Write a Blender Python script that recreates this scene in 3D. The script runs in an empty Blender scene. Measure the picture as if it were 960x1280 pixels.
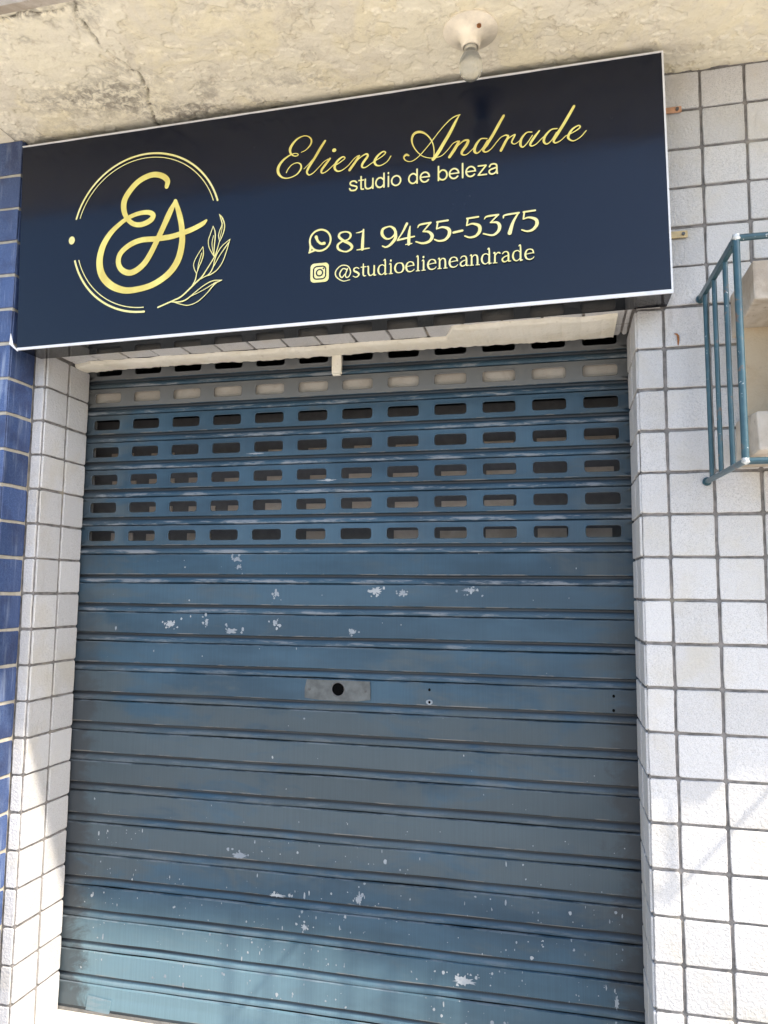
import bpy, bmesh, math, random
import numpy as np
from mathutils import Matrix, Vector

# ------------------------------------------------------------------ camera, sky, sun, exposure
T = 0.115                      # one wall tile (with joint) in metres; all layout below is in tiles
Z0 = 19.0                      # floor lies 19 tiles under the lintel line
Q = 0.9883                     # height of one tile row
scene = bpy.context.scene
def W(x, y, z): return Vector((x*T, y*T, (z + Z0)*T))

cam_data = bpy.data.cameras.new('camera')
cam = bpy.data.objects.new('camera', cam_data)
scene.collection.objects.link(cam)
cam_data.sensor_fit = 'VERTICAL'; cam_data.sensor_height = 24.0
cam_data.lens = 935.7/1280*24.0
cam_data.clip_start = 0.05; cam_data.clip_end = 2000
R = Matrix(((0.973786, 0.015806, 0.226914), (0.227316, -0.103659, -0.968288), (0.008217, 0.994487, -0.104535)))
cam.matrix_world = Matrix.Translation(W(-2.5037, -18.3016, -6.753)) @ R.to_4x4()
scene.camera = cam

SUN = Vector((-2.15, 1.0, -2.47)).normalized()         # direction the sunlight travels
world = bpy.data.worlds.new('World'); scene.world = world; world.use_nodes = True
wn = world.node_tree.nodes; wl = world.node_tree.links
sky = wn.new('ShaderNodeTexSky'); sky.sky_type = 'NISHITA'; sky.sun_disc = False
sky.sun_elevation = math.asin(-SUN.z); sky.sun_rotation = math.atan2(-SUN.x, -SUN.y)
sky.air_density = 1.0; sky.dust_density = 2.0; sky.ozone_density = 1.2
wl.new(sky.outputs[0], wn['Background'].inputs[0]); wn['Background'].inputs[1].default_value = 0.15
sun_data = bpy.data.lights.new('sun', 'SUN'); sun_data.energy = 2.3; sun_data.angle = math.radians(0.6)
sun_data.color = (1.0, 0.90, 0.77)
sun = bpy.data.objects.new('sun', sun_data); scene.collection.objects.link(sun)
sun.rotation_euler = SUN.to_track_quat('-Z', 'Y').to_euler(); sun.location = (3, -4, 8)
vs = scene.view_settings
vs.view_transform = 'Standard'; vs.look = 'None'; vs.gamma = 1.0; vs.exposure = 1.57; vs.use_curve_mapping = False
cy = scene.cycles; cy.max_bounces = 6; cy.diffuse_bounces = 4; cy.glossy_bounces = 3; cy.transmission_bounces = 4; cy.caustics_reflective = False; cy.caustics_refractive = False
random.seed(11); rng = np.random.default_rng(5)

# ------------------------------------------------------------------ helpers
COL = scene.collection
def tag(o, label=None, cat=None, group=None, kind=None):
    if label: o['label'] = label
    if cat: o['category'] = cat
    if group: o['group'] = group
    if kind: o['kind'] = kind
    return o
def thing(name, base, label=None, cat=None, kind=None):
    o = bpy.data.objects.new(name, None); COL.objects.link(o)
    o.location = W(*base); o['base'] = base; o.empty_display_size = 0.1
    return tag(o, label, cat, None, kind)
def mesh(name, verts, faces, mat, smooth=False):
    me = bpy.data.meshes.new(name); me.from_pydata([tuple(v) for v in verts], [], faces); me.update()
    if mat: me.materials.append(mat)
    if smooth:
        for p in me.polygons: p.use_smooth = True
    return me
def put(name, me, parent=None, loc=None, rot=None):
    """loc in world metres; children are stored relative to the parent's base"""
    o = bpy.data.objects.new(name, me); COL.objects.link(o)
    l = Vector(loc) if loc is not None else Vector((0, 0, 0))
    if parent is not None:
        o.parent = parent; pw = parent.location.copy(); q = parent.parent
        while q is not None: pw += q.location; q = q.parent
        l = l - pw
    o.location = l
    if rot: o.rotation_euler = rot
    return o
class MB:
    """collects shapes given in tile coordinates; build() makes one mesh object"""
    def __init__(s): s.v = []; s.f = []
    def add(s, v, f):
        n = len(s.v); s.v += [tuple(a) for a in v]; s.f += [tuple(i + n for i in q) for q in f]; return s
    def hexa(s, c):            # 8 corners: bottom 4 ccw seen from above, top 4
        return s.add(c, [(3,2,1,0),(4,5,6,7),(0,1,5,4),(1,2,6,5),(2,3,7,6),(3,0,4,7)])
    def box(s, x0, x1, y0, y1, z0, z1):
        return s.hexa([(x0,y0,z0),(x1,y0,z0),(x1,y1,z0),(x0,y1,z0),(x0,y0,z1),(x1,y0,z1),(x1,y1,z1),(x0,y1,z1)])
    def tube(s, pts, r, n=10, cap=True):
        pts = [Vector(p) for p in pts]; rings = []
        for i, p in enumerate(pts):
            d = (pts[min(i+1, len(pts)-1)] - pts[max(i-1, 0)]).normalized()
            a = d.cross(Vector((0,0,1))) if abs(d.z) < .9 else d.cross(Vector((1,0,0)))
            a.normalize(); b = d.cross(a)
            rr = r[i] if isinstance(r, (list, tuple)) else r
            rings.append([p + (a*math.cos(2*math.pi*k/n) + b*math.sin(2*math.pi*k/n))*rr for k in range(n)])
        v = [q for g in rings for q in g]; f = []
        for i in range(len(pts)-1):
            for k in range(n): f.append((i*n+k, i*n+(k+1)%n, (i+1)*n+(k+1)%n, (i+1)*n+k))
        if cap: f.append(tuple(range(n))); f.append(tuple((len(pts)-1)*n+k for k in reversed(range(n))))
        return s.add(v, f)
    def lathe(s, prof, cx, cy, n=40):
        v = [(cx+r*math.cos(2*math.pi*k/n), cy+r*math.sin(2*math.pi*k/n), z) for r, z in prof for k in range(n)]
        f = [(i*n+k, (i+1)*n+k, (i+1)*n+(k+1)%n, i*n+(k+1)%n) for i in range(len(prof)-1) for k in range(n)]
        return s.add(v, f)
    def build(s, name, mat, parent=None, smooth=False, bevel=0, recalc=True, auto=None):
        base = Vector(parent_base(parent)) if parent is not None else Vector((0,0,-Z0))
        me = mesh(name, [((x-base.x)*T, (y-base.y)*T, (z-base.z)*T) for x, y, z in s.v], s.f, mat, smooth)
        if recalc or bevel:
            bm = bmesh.new(); bm.from_mesh(me)
            if bevel: bmesh.ops.bevel(bm, geom=bm.edges[:], offset=bevel*T, segments=2, profile=.6, affect='EDGES')
            bmesh.ops.recalc_face_normals(bm, faces=bm.faces); bm.to_mesh(me); bm.free()
        if auto: me.set_sharp_from_angle(angle=math.radians(auto))
        o = bpy.data.objects.new(name, me); COL.objects.link(o)
        if parent is not None: o.parent = parent
        return o
def parent_base(p):
    while 'base' not in p: p = p.parent
    return p['base']

# value noise for relief
_tab = rng.random((256, 256))
def vnoise(x, y):
    xi = np.floor(x).astype(int); yi = np.floor(y).astype(int); fx = x-xi; fy = y-yi
    fx = fx*fx*(3-2*fx); fy = fy*fy*(3-2*fy)
    g = lambda a, b: _tab[a % 256, b % 256]
    return (g(xi,yi)*(1-fx)+g(xi+1,yi)*fx)*(1-fy) + (g(xi,yi+1)*(1-fx)+g(xi+1,yi+1)*fx)*fy
def fbm(x, y, o=5):
    s = 0; a = .5
    for i in range(o): s = s + a*vnoise(x*2**i+17.3*i, y*2**i+9.1*i); a *= .5
    return s

# ------------------------------------------------------------------ materials
class NT:
    def __init__(s, name):
        s.m = bpy.data.materials.new(name); s.m.use_nodes = True
        s.n = s.m.node_tree.nodes; s.l = s.m.node_tree.links; s.b = s.n['Principled BSDF']
    def node(s, t, **k):
        o = s.n.new(t)
        for a, v in k.items(): setattr(o, a, v)
        return o
    def put(s, sock, v):
        if v is None: return
        if hasattr(v, 'links') or hasattr(v, 'is_output'): s.l.new(v, sock)
        else: sock.default_value = v
    def pos(s): return s.node('ShaderNodeNewGeometry').outputs['Position']
    def obj(s): return s.node('ShaderNodeTexCoord').outputs['Object']
    def rand(s): return s.node('ShaderNodeObjectInfo').outputs['Random']
    def attr(s, a): return s.node('ShaderNodeAttribute', attribute_name=a).outputs['Fac']
    def math(s, op, a, b=None, c=None, clamp=False):
        o = s.node('ShaderNodeMath', operation=op, use_clamp=clamp)
        for i, v in enumerate((a, b, c)): s.put(o.inputs[i], v)
        return o.outputs[0]
    def vmul(s, v, k, add=(0,0,0)):
        o = s.node('ShaderNodeVectorMath', operation='MULTIPLY_ADD'); s.put(o.inputs[0], v); o.inputs[1].default_value = k; o.inputs[2].default_value = add
        return o.outputs[0]
    def noise(s, v, scale, detail=4, rough=.55, dist=0):
        o = s.node('ShaderNodeTexNoise'); s.put(o.inputs['Vector'], v); o.inputs['Scale'].default_value = scale
        o.inputs['Detail'].default_value = detail; o.inputs['Roughness'].default_value = rough; o.inputs['Distortion'].default_value = dist
        return o.outputs['Fac']
    def voro(s, v, scale, feature='F1', rnd=1.0):
        o = s.node('ShaderNodeTexVoronoi', feature=feature); s.put(o.inputs['Vector'], v); o.inputs['Scale'].default_value = scale
        o.inputs['Randomness'].default_value = rnd
        return o.outputs['Distance'], o.outputs['Color'] if feature == 'F1' else None
    def ramp(s, f, a, b, lo=0.0, hi=1.0):
        o = s.node('ShaderNodeMapRange', interpolation_type='SMOOTHSTEP'); s.put(o.inputs[0], f)
        for i, v in zip((1,2,3,4), (a, b, lo, hi)): o.inputs[i].default_value = v
        return o.outputs[0]
    def mix(s, f, a, b):
        o = s.node('ShaderNodeMix', data_type='RGBA'); s.put(o.inputs[0], f)
        for k, v in ((6, a), (7, b)):
            if isinstance(v, tuple): v = v if len(v) == 4 else (*v, 1)
            s.put(o.inputs[k], v)
        return o.outputs[2]
    def scale(s, c, f):          # colour times a number
        o = s.node('ShaderNodeVectorMath', operation='SCALE')
        s.put(o.inputs[0], c); s.put(o.inputs['Scale'], f); return o.outputs[0]
    def sep(s, v): return s.node_sep(v)
    def node_sep(s, v):
        o = s.node('ShaderNodeSeparateXYZ'); s.put(o.inputs[0], v); return o.outputs
    def bump(s, h, strength, dist, nrm=None):
        o = s.node('ShaderNodeBump'); s.put(o.inputs['Height'], h); o.inputs['Strength'].default_value = strength; o.inputs['Distance'].default_value = dist
        if nrm is not None: s.put(o.inputs['Normal'], nrm)
        return o.outputs[0]
    def done(s, col=None, rough=None, normal=None, metal=None, spec=None):
        if isinstance(col, tuple): col = (*col[:3], 1)
        s.put(s.b.inputs['Base Color'], col); s.put(s.b.inputs['Roughness'], rough); s.put(s.b.inputs['Normal'], normal)
        s.put(s.b.inputs['Metallic'], metal); s.put(s.b.inputs['Specular IOR Level'], spec)
        return s.m

def tile_material(name, base, speck, warm, bumpk=.5):
    n = NT(name); p = n.pos()
    f1 = n.noise(p, 520, 1, .6); c = n.mix(n.ramp(f1, .50, .68, 0, .75), base, speck)
    f2 = n.noise(p, 7, 3); c = n.mix(n.ramp(f2, .45, .75, 0, .6), c, warm)
    f3 = n.noise(p, 60, 3, .65); c = n.mix(n.ramp(f3, .60, .76, 0, .35), c, warm)
    c = n.scale(c, n.ramp(n.rand(), 0, 1, .91, 1.05))
    dn = n.noise(n.vmul(p, (26, 26, 4)), 1, 3, .65); c = n.mix(n.ramp(dn, .60, .74, 0, .30), c, (.34,.31,.27))
    h = n.noise(p, 125, 1, .5, .6)
    return n.done(c, n.ramp(f3, .3, .7, .42, .62), n.bump(h, bumpk, .0045), spec=.35)
M = {}
M['tile'] = tile_material('white_tile_glaze', (.575,.565,.555), (.345,.34,.34), (.51,.47,.39))
def blue_tile():
    n = NT('blue_tile_glaze'); p = n.pos()
    f1 = n.noise(p, 380, 3, .6); c = n.mix(n.ramp(f1, .4, .65), (.036,.066,.170), (.082,.125,.255))
    st = n.noise(n.vmul(p, (60, 60, 5)), 1, 4, .6); c = n.mix(n.math('MULTIPLY', n.ramp(st, .50, .72), .6), c, (.26,.31,.42))
    f2 = n.noise(p, 12, 3); c = n.mix(n.math('MULTIPLY', n.ramp(f2, .45, .7), .6), c, (.03,.04,.10))
    c = n.scale(c, n.ramp(n.rand(), 0, 1, .8, 1.15))
    return n.done(c, .4, n.bump(n.noise(p, 130, 1, .5, .6), .35, .003), spec=.4)
M['blue'] = blue_tile()
def grout(name, a, b, c3, sc=30):
    n = NT(name); p = n.pos(); f = n.noise(p, sc, 5, .65)
    c = n.mix(n.ramp(f, .35, .65), a, b); f2 = n.noise(p, 6, 3); c = n.mix(n.ramp(f2, .58, .72), c, c3)
    return n.done(c, .9, n.bump(n.noise(p, 300, 3), .6, .002))
M['grout'] = grout('dark_grout', (.135,.128,.12), (.26,.24,.225), (.36,.32,.25))
M['grout_light'] = grout('pale_grout', (.42,.38,.30), (.52,.48,.40), (.34,.30,.25))
def plaster(name, a, b, dirt):
    n = NT(name); p = n.pos()
    f = n.noise(p, 9, 6, .6, .5); c = n.mix(n.ramp(f, .38, .62), a, b)
    f2 = n.noise(p, 45, 5, .7); c = n.mix(n.math('MULTIPLY', n.ramp(f2, .58, .75), .6), c, dirt)
    h = n.noise(p, 70, 4, .65)
    return n.done(c, .88, n.bump(h, .6, .004), spec=.2)
M['plaster'] = plaster('cream_plaster', (.74,.69,.57), (.80,.76,.66), (.48,.42,.32))
M['cement'] = plaster('weathered_concrete', (.38,.32,.25), (.56,.50,.42), (.20,.16,.12))
M['panel'] = plaster('beige_board', (.50,.39,.26), (.54,.44,.31), (.42,.33,.23))
M['lit_patch'] = plaster('lit_patch_brown', (.55,.46,.37), (.66,.57,.48), (.40,.33,.26))
M['old_paint'] = plaster('dull_cream_paint', (.36,.32,.27), (.42,.38,.33), (.26,.22,.18))
def ceiling_mat():
    n = NT('peeling_cream_limewash'); p = n.pos(); peel = n.attr('peel'); stain = n.attr('stain'); crack = n.attr('crack'); edge = n.attr('edge')
    f = n.noise(p, 5, 4, .65, .8); c = n.mix(n.ramp(f, .40, .60), (.86,.78,.57), (.80,.735,.59))
    c = n.mix(n.math('MULTIPLY', peel, .8), c, (.88,.82,.66))
    f2 = n.noise(p, 13, 4, .74, 1.2); c = n.mix(n.ramp(f2, .56, .72, 0, .42), c, (.56,.47,.34))
    f4 = n.noise(p, 34, 4, .75, .5); sm = n.math('MULTIPLY', stain, n.ramp(f4, .38, .62))
    c = n.mix(n.math('MULTIPLY', sm, .75), c, (.20,.175,.15))
    c = n.mix(n.math('MULTIPLY', n.ramp(f4, .62, .72), .32), c, (.40,.33,.24))
    c = n.mix(n.math('MULTIPLY', edge, n.ramp(f2, .38, .60, .05, .5)), c, (.42,.35,.26))
    c = n.mix(n.math('MULTIPLY', crack, n.ramp(f4, .35, .6)), c, (.10,.085,.065))
    return n.done(c, .92, n.bump(n.noise(p, 26, 5, .62), .5, .010), spec=.15)
M['ceiling'] = ceiling_mat()
def ground_mat(name, a, b, crack):
    n = NT(name); p = n.pos(); f = n.noise(p, 2.2, 7, .62); c = n.mix(n.ramp(f, .35, .65), a, b)
    f2 = n.noise(p, 60, 5, .7); c = n.mix(n.math('MULTIPLY', n.ramp(f2, .55, .75), .4), c, crack)
    return n.done(c, .9, n.bump(n.noise(p, 180, 4), .5, .003), spec=.2)
M['pavement'] = ground_mat('pale_concrete_paving', (.66,.61,.53), (.73,.68,.60), (.46,.42,.36))
M['road'] = ground_mat('grey_cobble_road', (.27,.26,.245), (.34,.33,.31), (.18,.17,.16))

# blotches of bare metal / primer where the shutter paint has gone: x, z in tiles, half sizes
FLAKES = [(-13.76,-7.79,.16,.15),(-11.81,-7.95,.2,.1),(-7.5,-6.76,.24,.13),(-5.06,-16.74,.34,.17),(-11.35,-14.16,.24,.1),
 (-10.2,-15.12,.3,.06),(-7.88,-14.98,.1,.2),(-11.68,-5.87,.12,.09),(-10.46,-7.68,.08,.1),(-4.9,-6.72,.25,.06),(-8.17,-7.9,.11,.1),
 (-10.46,-6.85,.06,.13),(-9.42,-15.88,.11,.1),(-6.75,-6.8,.1,.1),(-11.66,-6.1,.05,.09),(-12.6,-7.72,.07,.13),(-9.0,-3.9,.35,.04),(-11.2,-3.05,.3,.04),(-1.3,-17.1,.06,.22)]
def shutter_mat():
    n = NT('worn_blue_enamel'); p = n.pos(); s = n.sep(p); x, z = s[0], s[2]
    ob = n.sep(n.obj()); lz = ob[2]
    zt = n.math('SUBTRACT', n.math('DIVIDE', z, T), Z0); xt = n.math('DIVIDE', x, T)
    # brushed-on blue with a darker and a paler tone
    a = n.noise(n.vmul(p, (2.2, 1, 6)), 1, 4, .6); c = n.mix(n.ramp(a, .33, .66), (.019,.050,.080), (.036,.084,.128))
    # chalky grey weathering, heavier in the middle of the door and at the ends of the slats
    b = n.noise(n.vmul(p, (3.5, 1, 9), (4, 0, 2)), 1, 4, .68, .4)
    mid = n.math('MULTIPLY', n.ramp(zt, -8.5, -11.5), n.ramp(zt, -15.8, -13.6))
    edge = n.math('MAXIMUM', n.ramp(xt, -14.2, -16.2), n.ramp(xt, -2.6, -1.2))
    w = n.math('ADD', n.math('ADD', n.math('MULTIPLY', n.math('SUBTRACT', b, .5), 2.4), n.math('MULTIPLY', mid, .62)), n.math('MULTIPLY', edge, .45))
    c = n.mix(n.math('MULTIPLY', n.ramp(w, .10, .62), .8), c, (.064,.083,.091))
    sun_tint = n.math('MULTIPLY', n.ramp(zt, -15.2, -17.4), n.ramp(n.math('ADD', xt, n.math('MULTIPLY', b, 5.0)), -2.0, -9.5, .25, 1)); c = n.mix(n.math('MULTIPLY', sun_tint, .7), c, (.18,.29,.33))  # lower left lightened in the colour to imitate direct sun
    # fine vertical brush streaks
    c = n.scale(n.mix(n.math('MULTIPLY', n.rand(), .3), c, (.050,.072,.086)), n.ramp(n.rand(), 0, 1, .90, 1.10)); st = n.noise(n.vmul(p, (330, 1, 5)), 1, 1, .5); c = n.scale(c, n.ramp(st, .3, .7, .955, 1.045))
    # grey unpainted laths at the top
    gz = n.ramp(zt, -1.25, -1.12); gw = n.math('MULTIPLY', gz, n.ramp(lz, -.60*T, -.585*T)); c = n.mix(n.math('MULTIPLY', gw, .9), c, (.135,.135,.13))
    # dark greasy ends that slide in the guides
    e2 = n.noise(n.vmul(p, (9, 1, 14)), 1, 5, .7, .6); xe = n.math('ADD', xt, n.math('MULTIPLY', n.math('SUBTRACT', e2, .5), 2.4))
    ends = n.math('MAXIMUM', n.ramp(xe, -15.95, -16.6), n.ramp(xe, -1.45, -.8)); low = n.ramp(zt, -6, -12, .35, 1)
    c = n.mix(n.math('MULTIPLY', n.math('MULTIPLY', ends, low), .8), c, (.040,.043,.047))
    # painted shade in the recess under each flat and in the hinge line; the rolled bead between stays blue
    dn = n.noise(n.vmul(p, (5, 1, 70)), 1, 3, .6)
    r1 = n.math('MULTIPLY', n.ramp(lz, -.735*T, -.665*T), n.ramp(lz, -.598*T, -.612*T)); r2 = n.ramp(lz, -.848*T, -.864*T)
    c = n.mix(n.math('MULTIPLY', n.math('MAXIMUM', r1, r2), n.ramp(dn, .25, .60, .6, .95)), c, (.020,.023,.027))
    # scuffed lips: bare metal along the rolled bead
    bead = n.math('MULTIPLY', n.ramp(lz, -.72*T, -.76*T), n.ramp(lz, -.865*T, -.84*T))
    sc = n.noise(n.vmul(p, (9, 1, 60)), 1, 4, .72); up = n.ramp(zt, -10.5, -6, .25, 1)
    c = n.mix(n.math('MULTIPLY', n.math('MULTIPLY', bead, n.ramp(sc, .48, .62)), n.math('MULTIPLY', up, .8)), c, (.22,.235,.25))
    lip = n.ramp(lz, -.03*T, -.012*T); c = n.mix(n.math('MULTIPLY', n.math('MULTIPLY', lip, n.ramp(sc, .44, .6)), .5), c, (.20,.235,.26))
    lip2 = n.math('MULTIPLY', n.ramp(lz, -.57*T, -.585*T), n.ramp(lz, -.61*T, -.60*T)); c = n.mix(n.math('MULTIPLY', n.math('MULTIPLY', lip2, n.ramp(sc, .5, .6)), .5), c, (.24,.215,.18))
    dent = n.noise(n.vmul(p, (5, 1, 4)), 1, 2, .4)
    nb = n.bump(dent, .25, .02)
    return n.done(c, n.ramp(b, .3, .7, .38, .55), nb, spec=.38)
M['shutter'] = shutter_mat()
def plain(name, col, rough=.5, metal=0.0, var=.12, sc=40, bump=.2, spec=.5):
    n = NT(name); p = n.pos(); f = n.noise(p, sc, 4, .6)
    c = n.scale(n.mix(0.0, (*col, 1), (*col, 1)), n.ramp(f, .3, .7, 1-var, 1+var))
    return n.done(c, n.ramp(f, .3, .7, max(rough-.08, .03), rough+.08), n.bump(n.noise(p, sc*6, 3), bump, .001), metal, spec)
M['steel_dark'] = plain('dark_galvanised_steel', (.10,.10,.10), .5, .4, .25)
M['lock'] = plain('worn_grey_plate', (.090,.098,.098), .45, .1, .3, 25)
M['steel_grey'] = plain('grey_primer_steel', (.17,.165,.155), .5, .2, .2)
M['brass_tab'] = plain('yellowed_tab', (.55,.42,.22), .5, .2, .15)
M['copper_tab'] = plain('copper_coloured_tab', (.55,.30,.18), .45, .3, .15)
M['rust'] = plain('rust', (.26,.105,.035), .9, 0, .3, 120)
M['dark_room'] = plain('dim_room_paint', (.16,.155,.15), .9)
M['black'] = plain('black_gap', (.002,.002,.002), .9, spec=.05)
M['ac'] = plain('yellowed_plastic', (.55,.49,.38), .5, 0, .06, 15)
M['chip'] = plaster('pale_undercoat', (.22,.25,.28), (.36,.38,.39), (.17,.16,.15))
M['white_film'] = plain('white_film', (.78,.78,.78), .45, 0, .05)
def sign_face():
    n = NT('glossy_navy_panel'); p = n.pos(); f = n.noise(n.vmul(p, (2, 1, 5)), 1, 6, .7, .6)
    d = n.noise(p, 60, 5, .7); sm = n.math('MULTIPLY', n.ramp(d, .62, .75), n.ramp(f, .5, .65))
    c = n.mix(n.math('MULTIPLY', sm, .5), (.0026,.0058,.0165), (.04,.045,.055))
    r = n.math('ADD', n.ramp(f, .3, .7, .12, .22), n.math('MULTIPLY', sm, .2))
    return n.done(c, r, n.bump(n.noise(n.vmul(p, (3, 1, 4)), 1, 2), .12, .012), spec=.36)
M['sign'] = sign_face()
M['sign_under'] = NT('polished_black_panel').done((.008,.009,.012), .05, spec=.45)
M['trim'] = plain('white_trim', (.70,.70,.70), .35, 0, .06, 30)
def gold(name, a, b):
    n = NT(name); p = n.pos(); f = n.noise(n.vmul(p, (14, 1, 9)), 1, 3, .5, .4)
    return n.done(n.mix(n.ramp(f, .35, .65), a, b), .4, spec=.4)
M['gold'] = gold('gold_print', (.66,.53,.13), (.80,.71,.21))
M['pale_gold'] = gold('pale_gold_print', (.78,.71,.27), (.80,.74,.36))
def cage_mat():
    n = NT('teal_blue_enamel'); p = n.pos(); f = n.noise(p, 30, 5, .65)
    c = n.mix(n.ramp(f, .35, .7), (.020,.062,.082), (.036,.092,.112)); g = n.noise(p, 90, 4, .7)
    c = n.mix(n.ramp(g, .66, .70), c, (.45,.47,.47)); c = n.mix(n.ramp(f, .60, .68, 0, .8), c, (.15,.075,.04)); return n.done(c, .33, n.bump(g, .2, .001), spec=.55)
M['cage'] = cage_mat()
M['weld'] = plain('flaking_white_weld', (.55,.57,.56), .6, 0, .4, 90)
M['porcelain'] = plain('stained_porcelain', (.80,.72,.58), .5, 0, .22, 14, .4)
def bulb_mat():
    n = NT('frosted_bulb_glass'); n.b.inputs['Transmission Weight'].default_value = .8; n.b.inputs['IOR'].default_value = 1.3
    return n.done((.95,.93,.84), .12)
M['bulb'] = bulb_mat()
M['bulb_cap'] = plain('bulb_cap', (.60,.57,.48), .4, .3, .1)

# ------------------------------------------------------------------ ground
def sheet(name, x0, x1, y0, y1, z, mat, label, cut=24):
    v = []; f = []
    xs = np.linspace(x0, x1, cut+1); ys = np.linspace(y0, y1, cut+1)
    for yv in ys:
        for xv in xs: v.append((xv, yv, z))
    for j in range(cut):
        for i in range(cut): a = j*(cut+1)+i; f.append((a, a+1, a+cut+2, a+cut+1))
    b = MB(); b.add(v, f); o = b.build(name, M[mat], None, recalc=False); tag(o, kind='structure'); return o
sheet('ground', -9000, 9000, -9000, 9000, -20.6, 'road', '', 8)
b = MB(); b.box(-260, 260, -30, 24, -20.5, -19.0); tag(b.build('pavement', M['pavement'], bevel=.1), kind='structure')
M['bounce_blocker'] = ground_mat('bounce_blocker_concrete', (.20,.19,.175), (.28,.27,.25), (.13,.12,.11))  # unseen dark strip added to cut bounce light on the lower tiles
b = MB(); b.box(-60, 60, -6.5, .02, -18.998, -18.94); tag(b.build('bounce_blocker', M['bounce_blocker'], bevel=.02), kind='structure')
b = MB(); b.box(-16.86, -.61, .022, 3.2, -18.995, -18.88); tag(b.build('door_sill', M['pavement'], bevel=.03), kind='structure')

# ------------------------------------------------------------------ tiles
_tiles = {}
def tile_mesh(w, h, mat, var, d=.055):
    k = (round(w, 3), round(h, 3), mat, var)
    if k in _tiles: return _tiles[k]
    rr = random.Random(len(_tiles)*7+3); W2, H2 = w/2, h/2; ou = []; c = .03
    def side(ax, ay, bx, by):
        for t in (.0, .33, .66):
            ou.append((ax+(bx-ax)*t, ay+(by-ay)*t))
    side(-W2+c, -H2, W2-c, -H2); ou.append((W2-c, -H2)); side(W2, -H2+c, W2, H2-c); ou.append((W2, H2-c))
    side(W2-c, H2, -W2+c, H2); ou.append((-W2+c, H2)); side(-W2, H2-c, -W2, -H2+c); ou.append((-W2, -H2+c))
    ou = [(x+rr.uniform(-.007, .007), z+rr.uniform(-.007, .007)) for x, z in ou]
    n = len(ou); e = .014; v = []
    for x, z in ou: v.append((x*T, d*T, z*T))
    for x, z in ou: v.append((x*T, .014*T, z*T))
    for x, z in ou: v.append(((x-math.copysign(min(e, abs(x)), x))*T, 0, (z-math.copysign(min(e, abs(z)), z))*T))
    f = [tuple(range(2*n, 3*n))]
    for r in (0, n):
        for i in range(n): f.append((r+i, r+(i+1) % n, r+n+(i+1) % n, r+n+i))
    _tiles[k] = mesh('tile', v, f, M[mat]); return _tiles[k]
def tile(parent, a0, a1, z0, z1, plane, face, mat='tile', jit=1.0):
    """a0..a1 along the wall, z0..z1 height (or depth for soffits); plane = position of the glazed face"""
    w, h = abs(a1-a0), abs(z1-z0); me = tile_mesh(w, h, mat, random.randrange(5))
    ca, cz = (a0+a1)/2, (z0+z1)/2; j = lambda s: random.gauss(0, s)*jit; dp = j(.006)
    if face == 'front': loc, rot = W(ca+j(.005), plane+dp, cz+j(.005)), (j(.004), j(.004), j(.004))
    elif face == 'right': loc, rot = W(plane+dp, ca+j(.004), cz+j(.005)), (0, j(.004), math.pi/2+j(.004))
    elif face == 'left': loc, rot = W(plane+dp, ca+j(.004), cz+j(.005)), (0, j(.004), -math.pi/2+j(.004))
    else: loc, rot = W(ca+j(.005), cz+j(.004), plane+dp), (math.pi/2, 0, 0)
    return put('tile', me, parent, loc, rot)
G = .033
wr = thing('tiled_wall', (4, 0, -19), 'white square-tiled wall with dark grout to the right of the blue shutter', 'wall')
b = MB(); b.box(-.60, 9.5, .028, 2.0, -19.0, 6.2); b.build('backing', M['grout'], wr)
for r in range(-6, 19):
    z0, z1 = -(r+1)*Q+G, -r*Q-G
    if r == 18: z0 = -18.93
    tile(wr, -.60, -G, z0, z1, -.02, 'front')
    for c in range(0, 9): tile(wr, c+G, c+1-G, z0, z1, -.02, 'front')
    if r >= 0:
        tile(wr, .03, 1.018-.045, z0, z1, -.652, 'left'); tile(wr, 1.018+.045, 2.0, z0, z1, -.652, 'left')
wlft = thing('tiled_wall', (-17, 0, -19), 'narrow white-tiled strip and door jamb between the blue pillar and the shutter', 'wall')
b = MB(); b.box(-19.5, -16.87, .028, 2.0, -19.0, 6.2); b.build('backing', M['grout'], wlft)
for r in range(-1, 19):
    z0, z1 = -(r+1)*Q+G, -r*Q-G
    if r == 18: z0 = -18.93
    tile(wlft, -17.195, -16.895, z0, z1, -.02, 'front')
    if r >= 0:
        tile(wlft, .045, 1.018-.05, z0, z1, -16.82, 'right'); tile(wlft, 1.018+.05, 2.0, z0, z1, -16.82, 'right')
lin = thing('lintel', (-8.7, 0, 0), 'tiled lintel soffit with ragged cream plaster lip above the shutter', 'lintel')
b = MB(); b.box(-16.87, -.60, .028, 1.78, .085, 6.2); b.build('backing', M['grout'], lin)
for c in range(17):
    x0 = -16.82+c*1.0; x1 = min(x0+1, -.65)
    if x1-x0 < .1: continue
    tile(lin, x0+G, x1-G, .0, .985, .035, 'down')
    if x1 > -1.6 or x0 < -16.5: tile(lin, x0+G, x1-G, 1.05, 1.80, .035, 'down')
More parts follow.
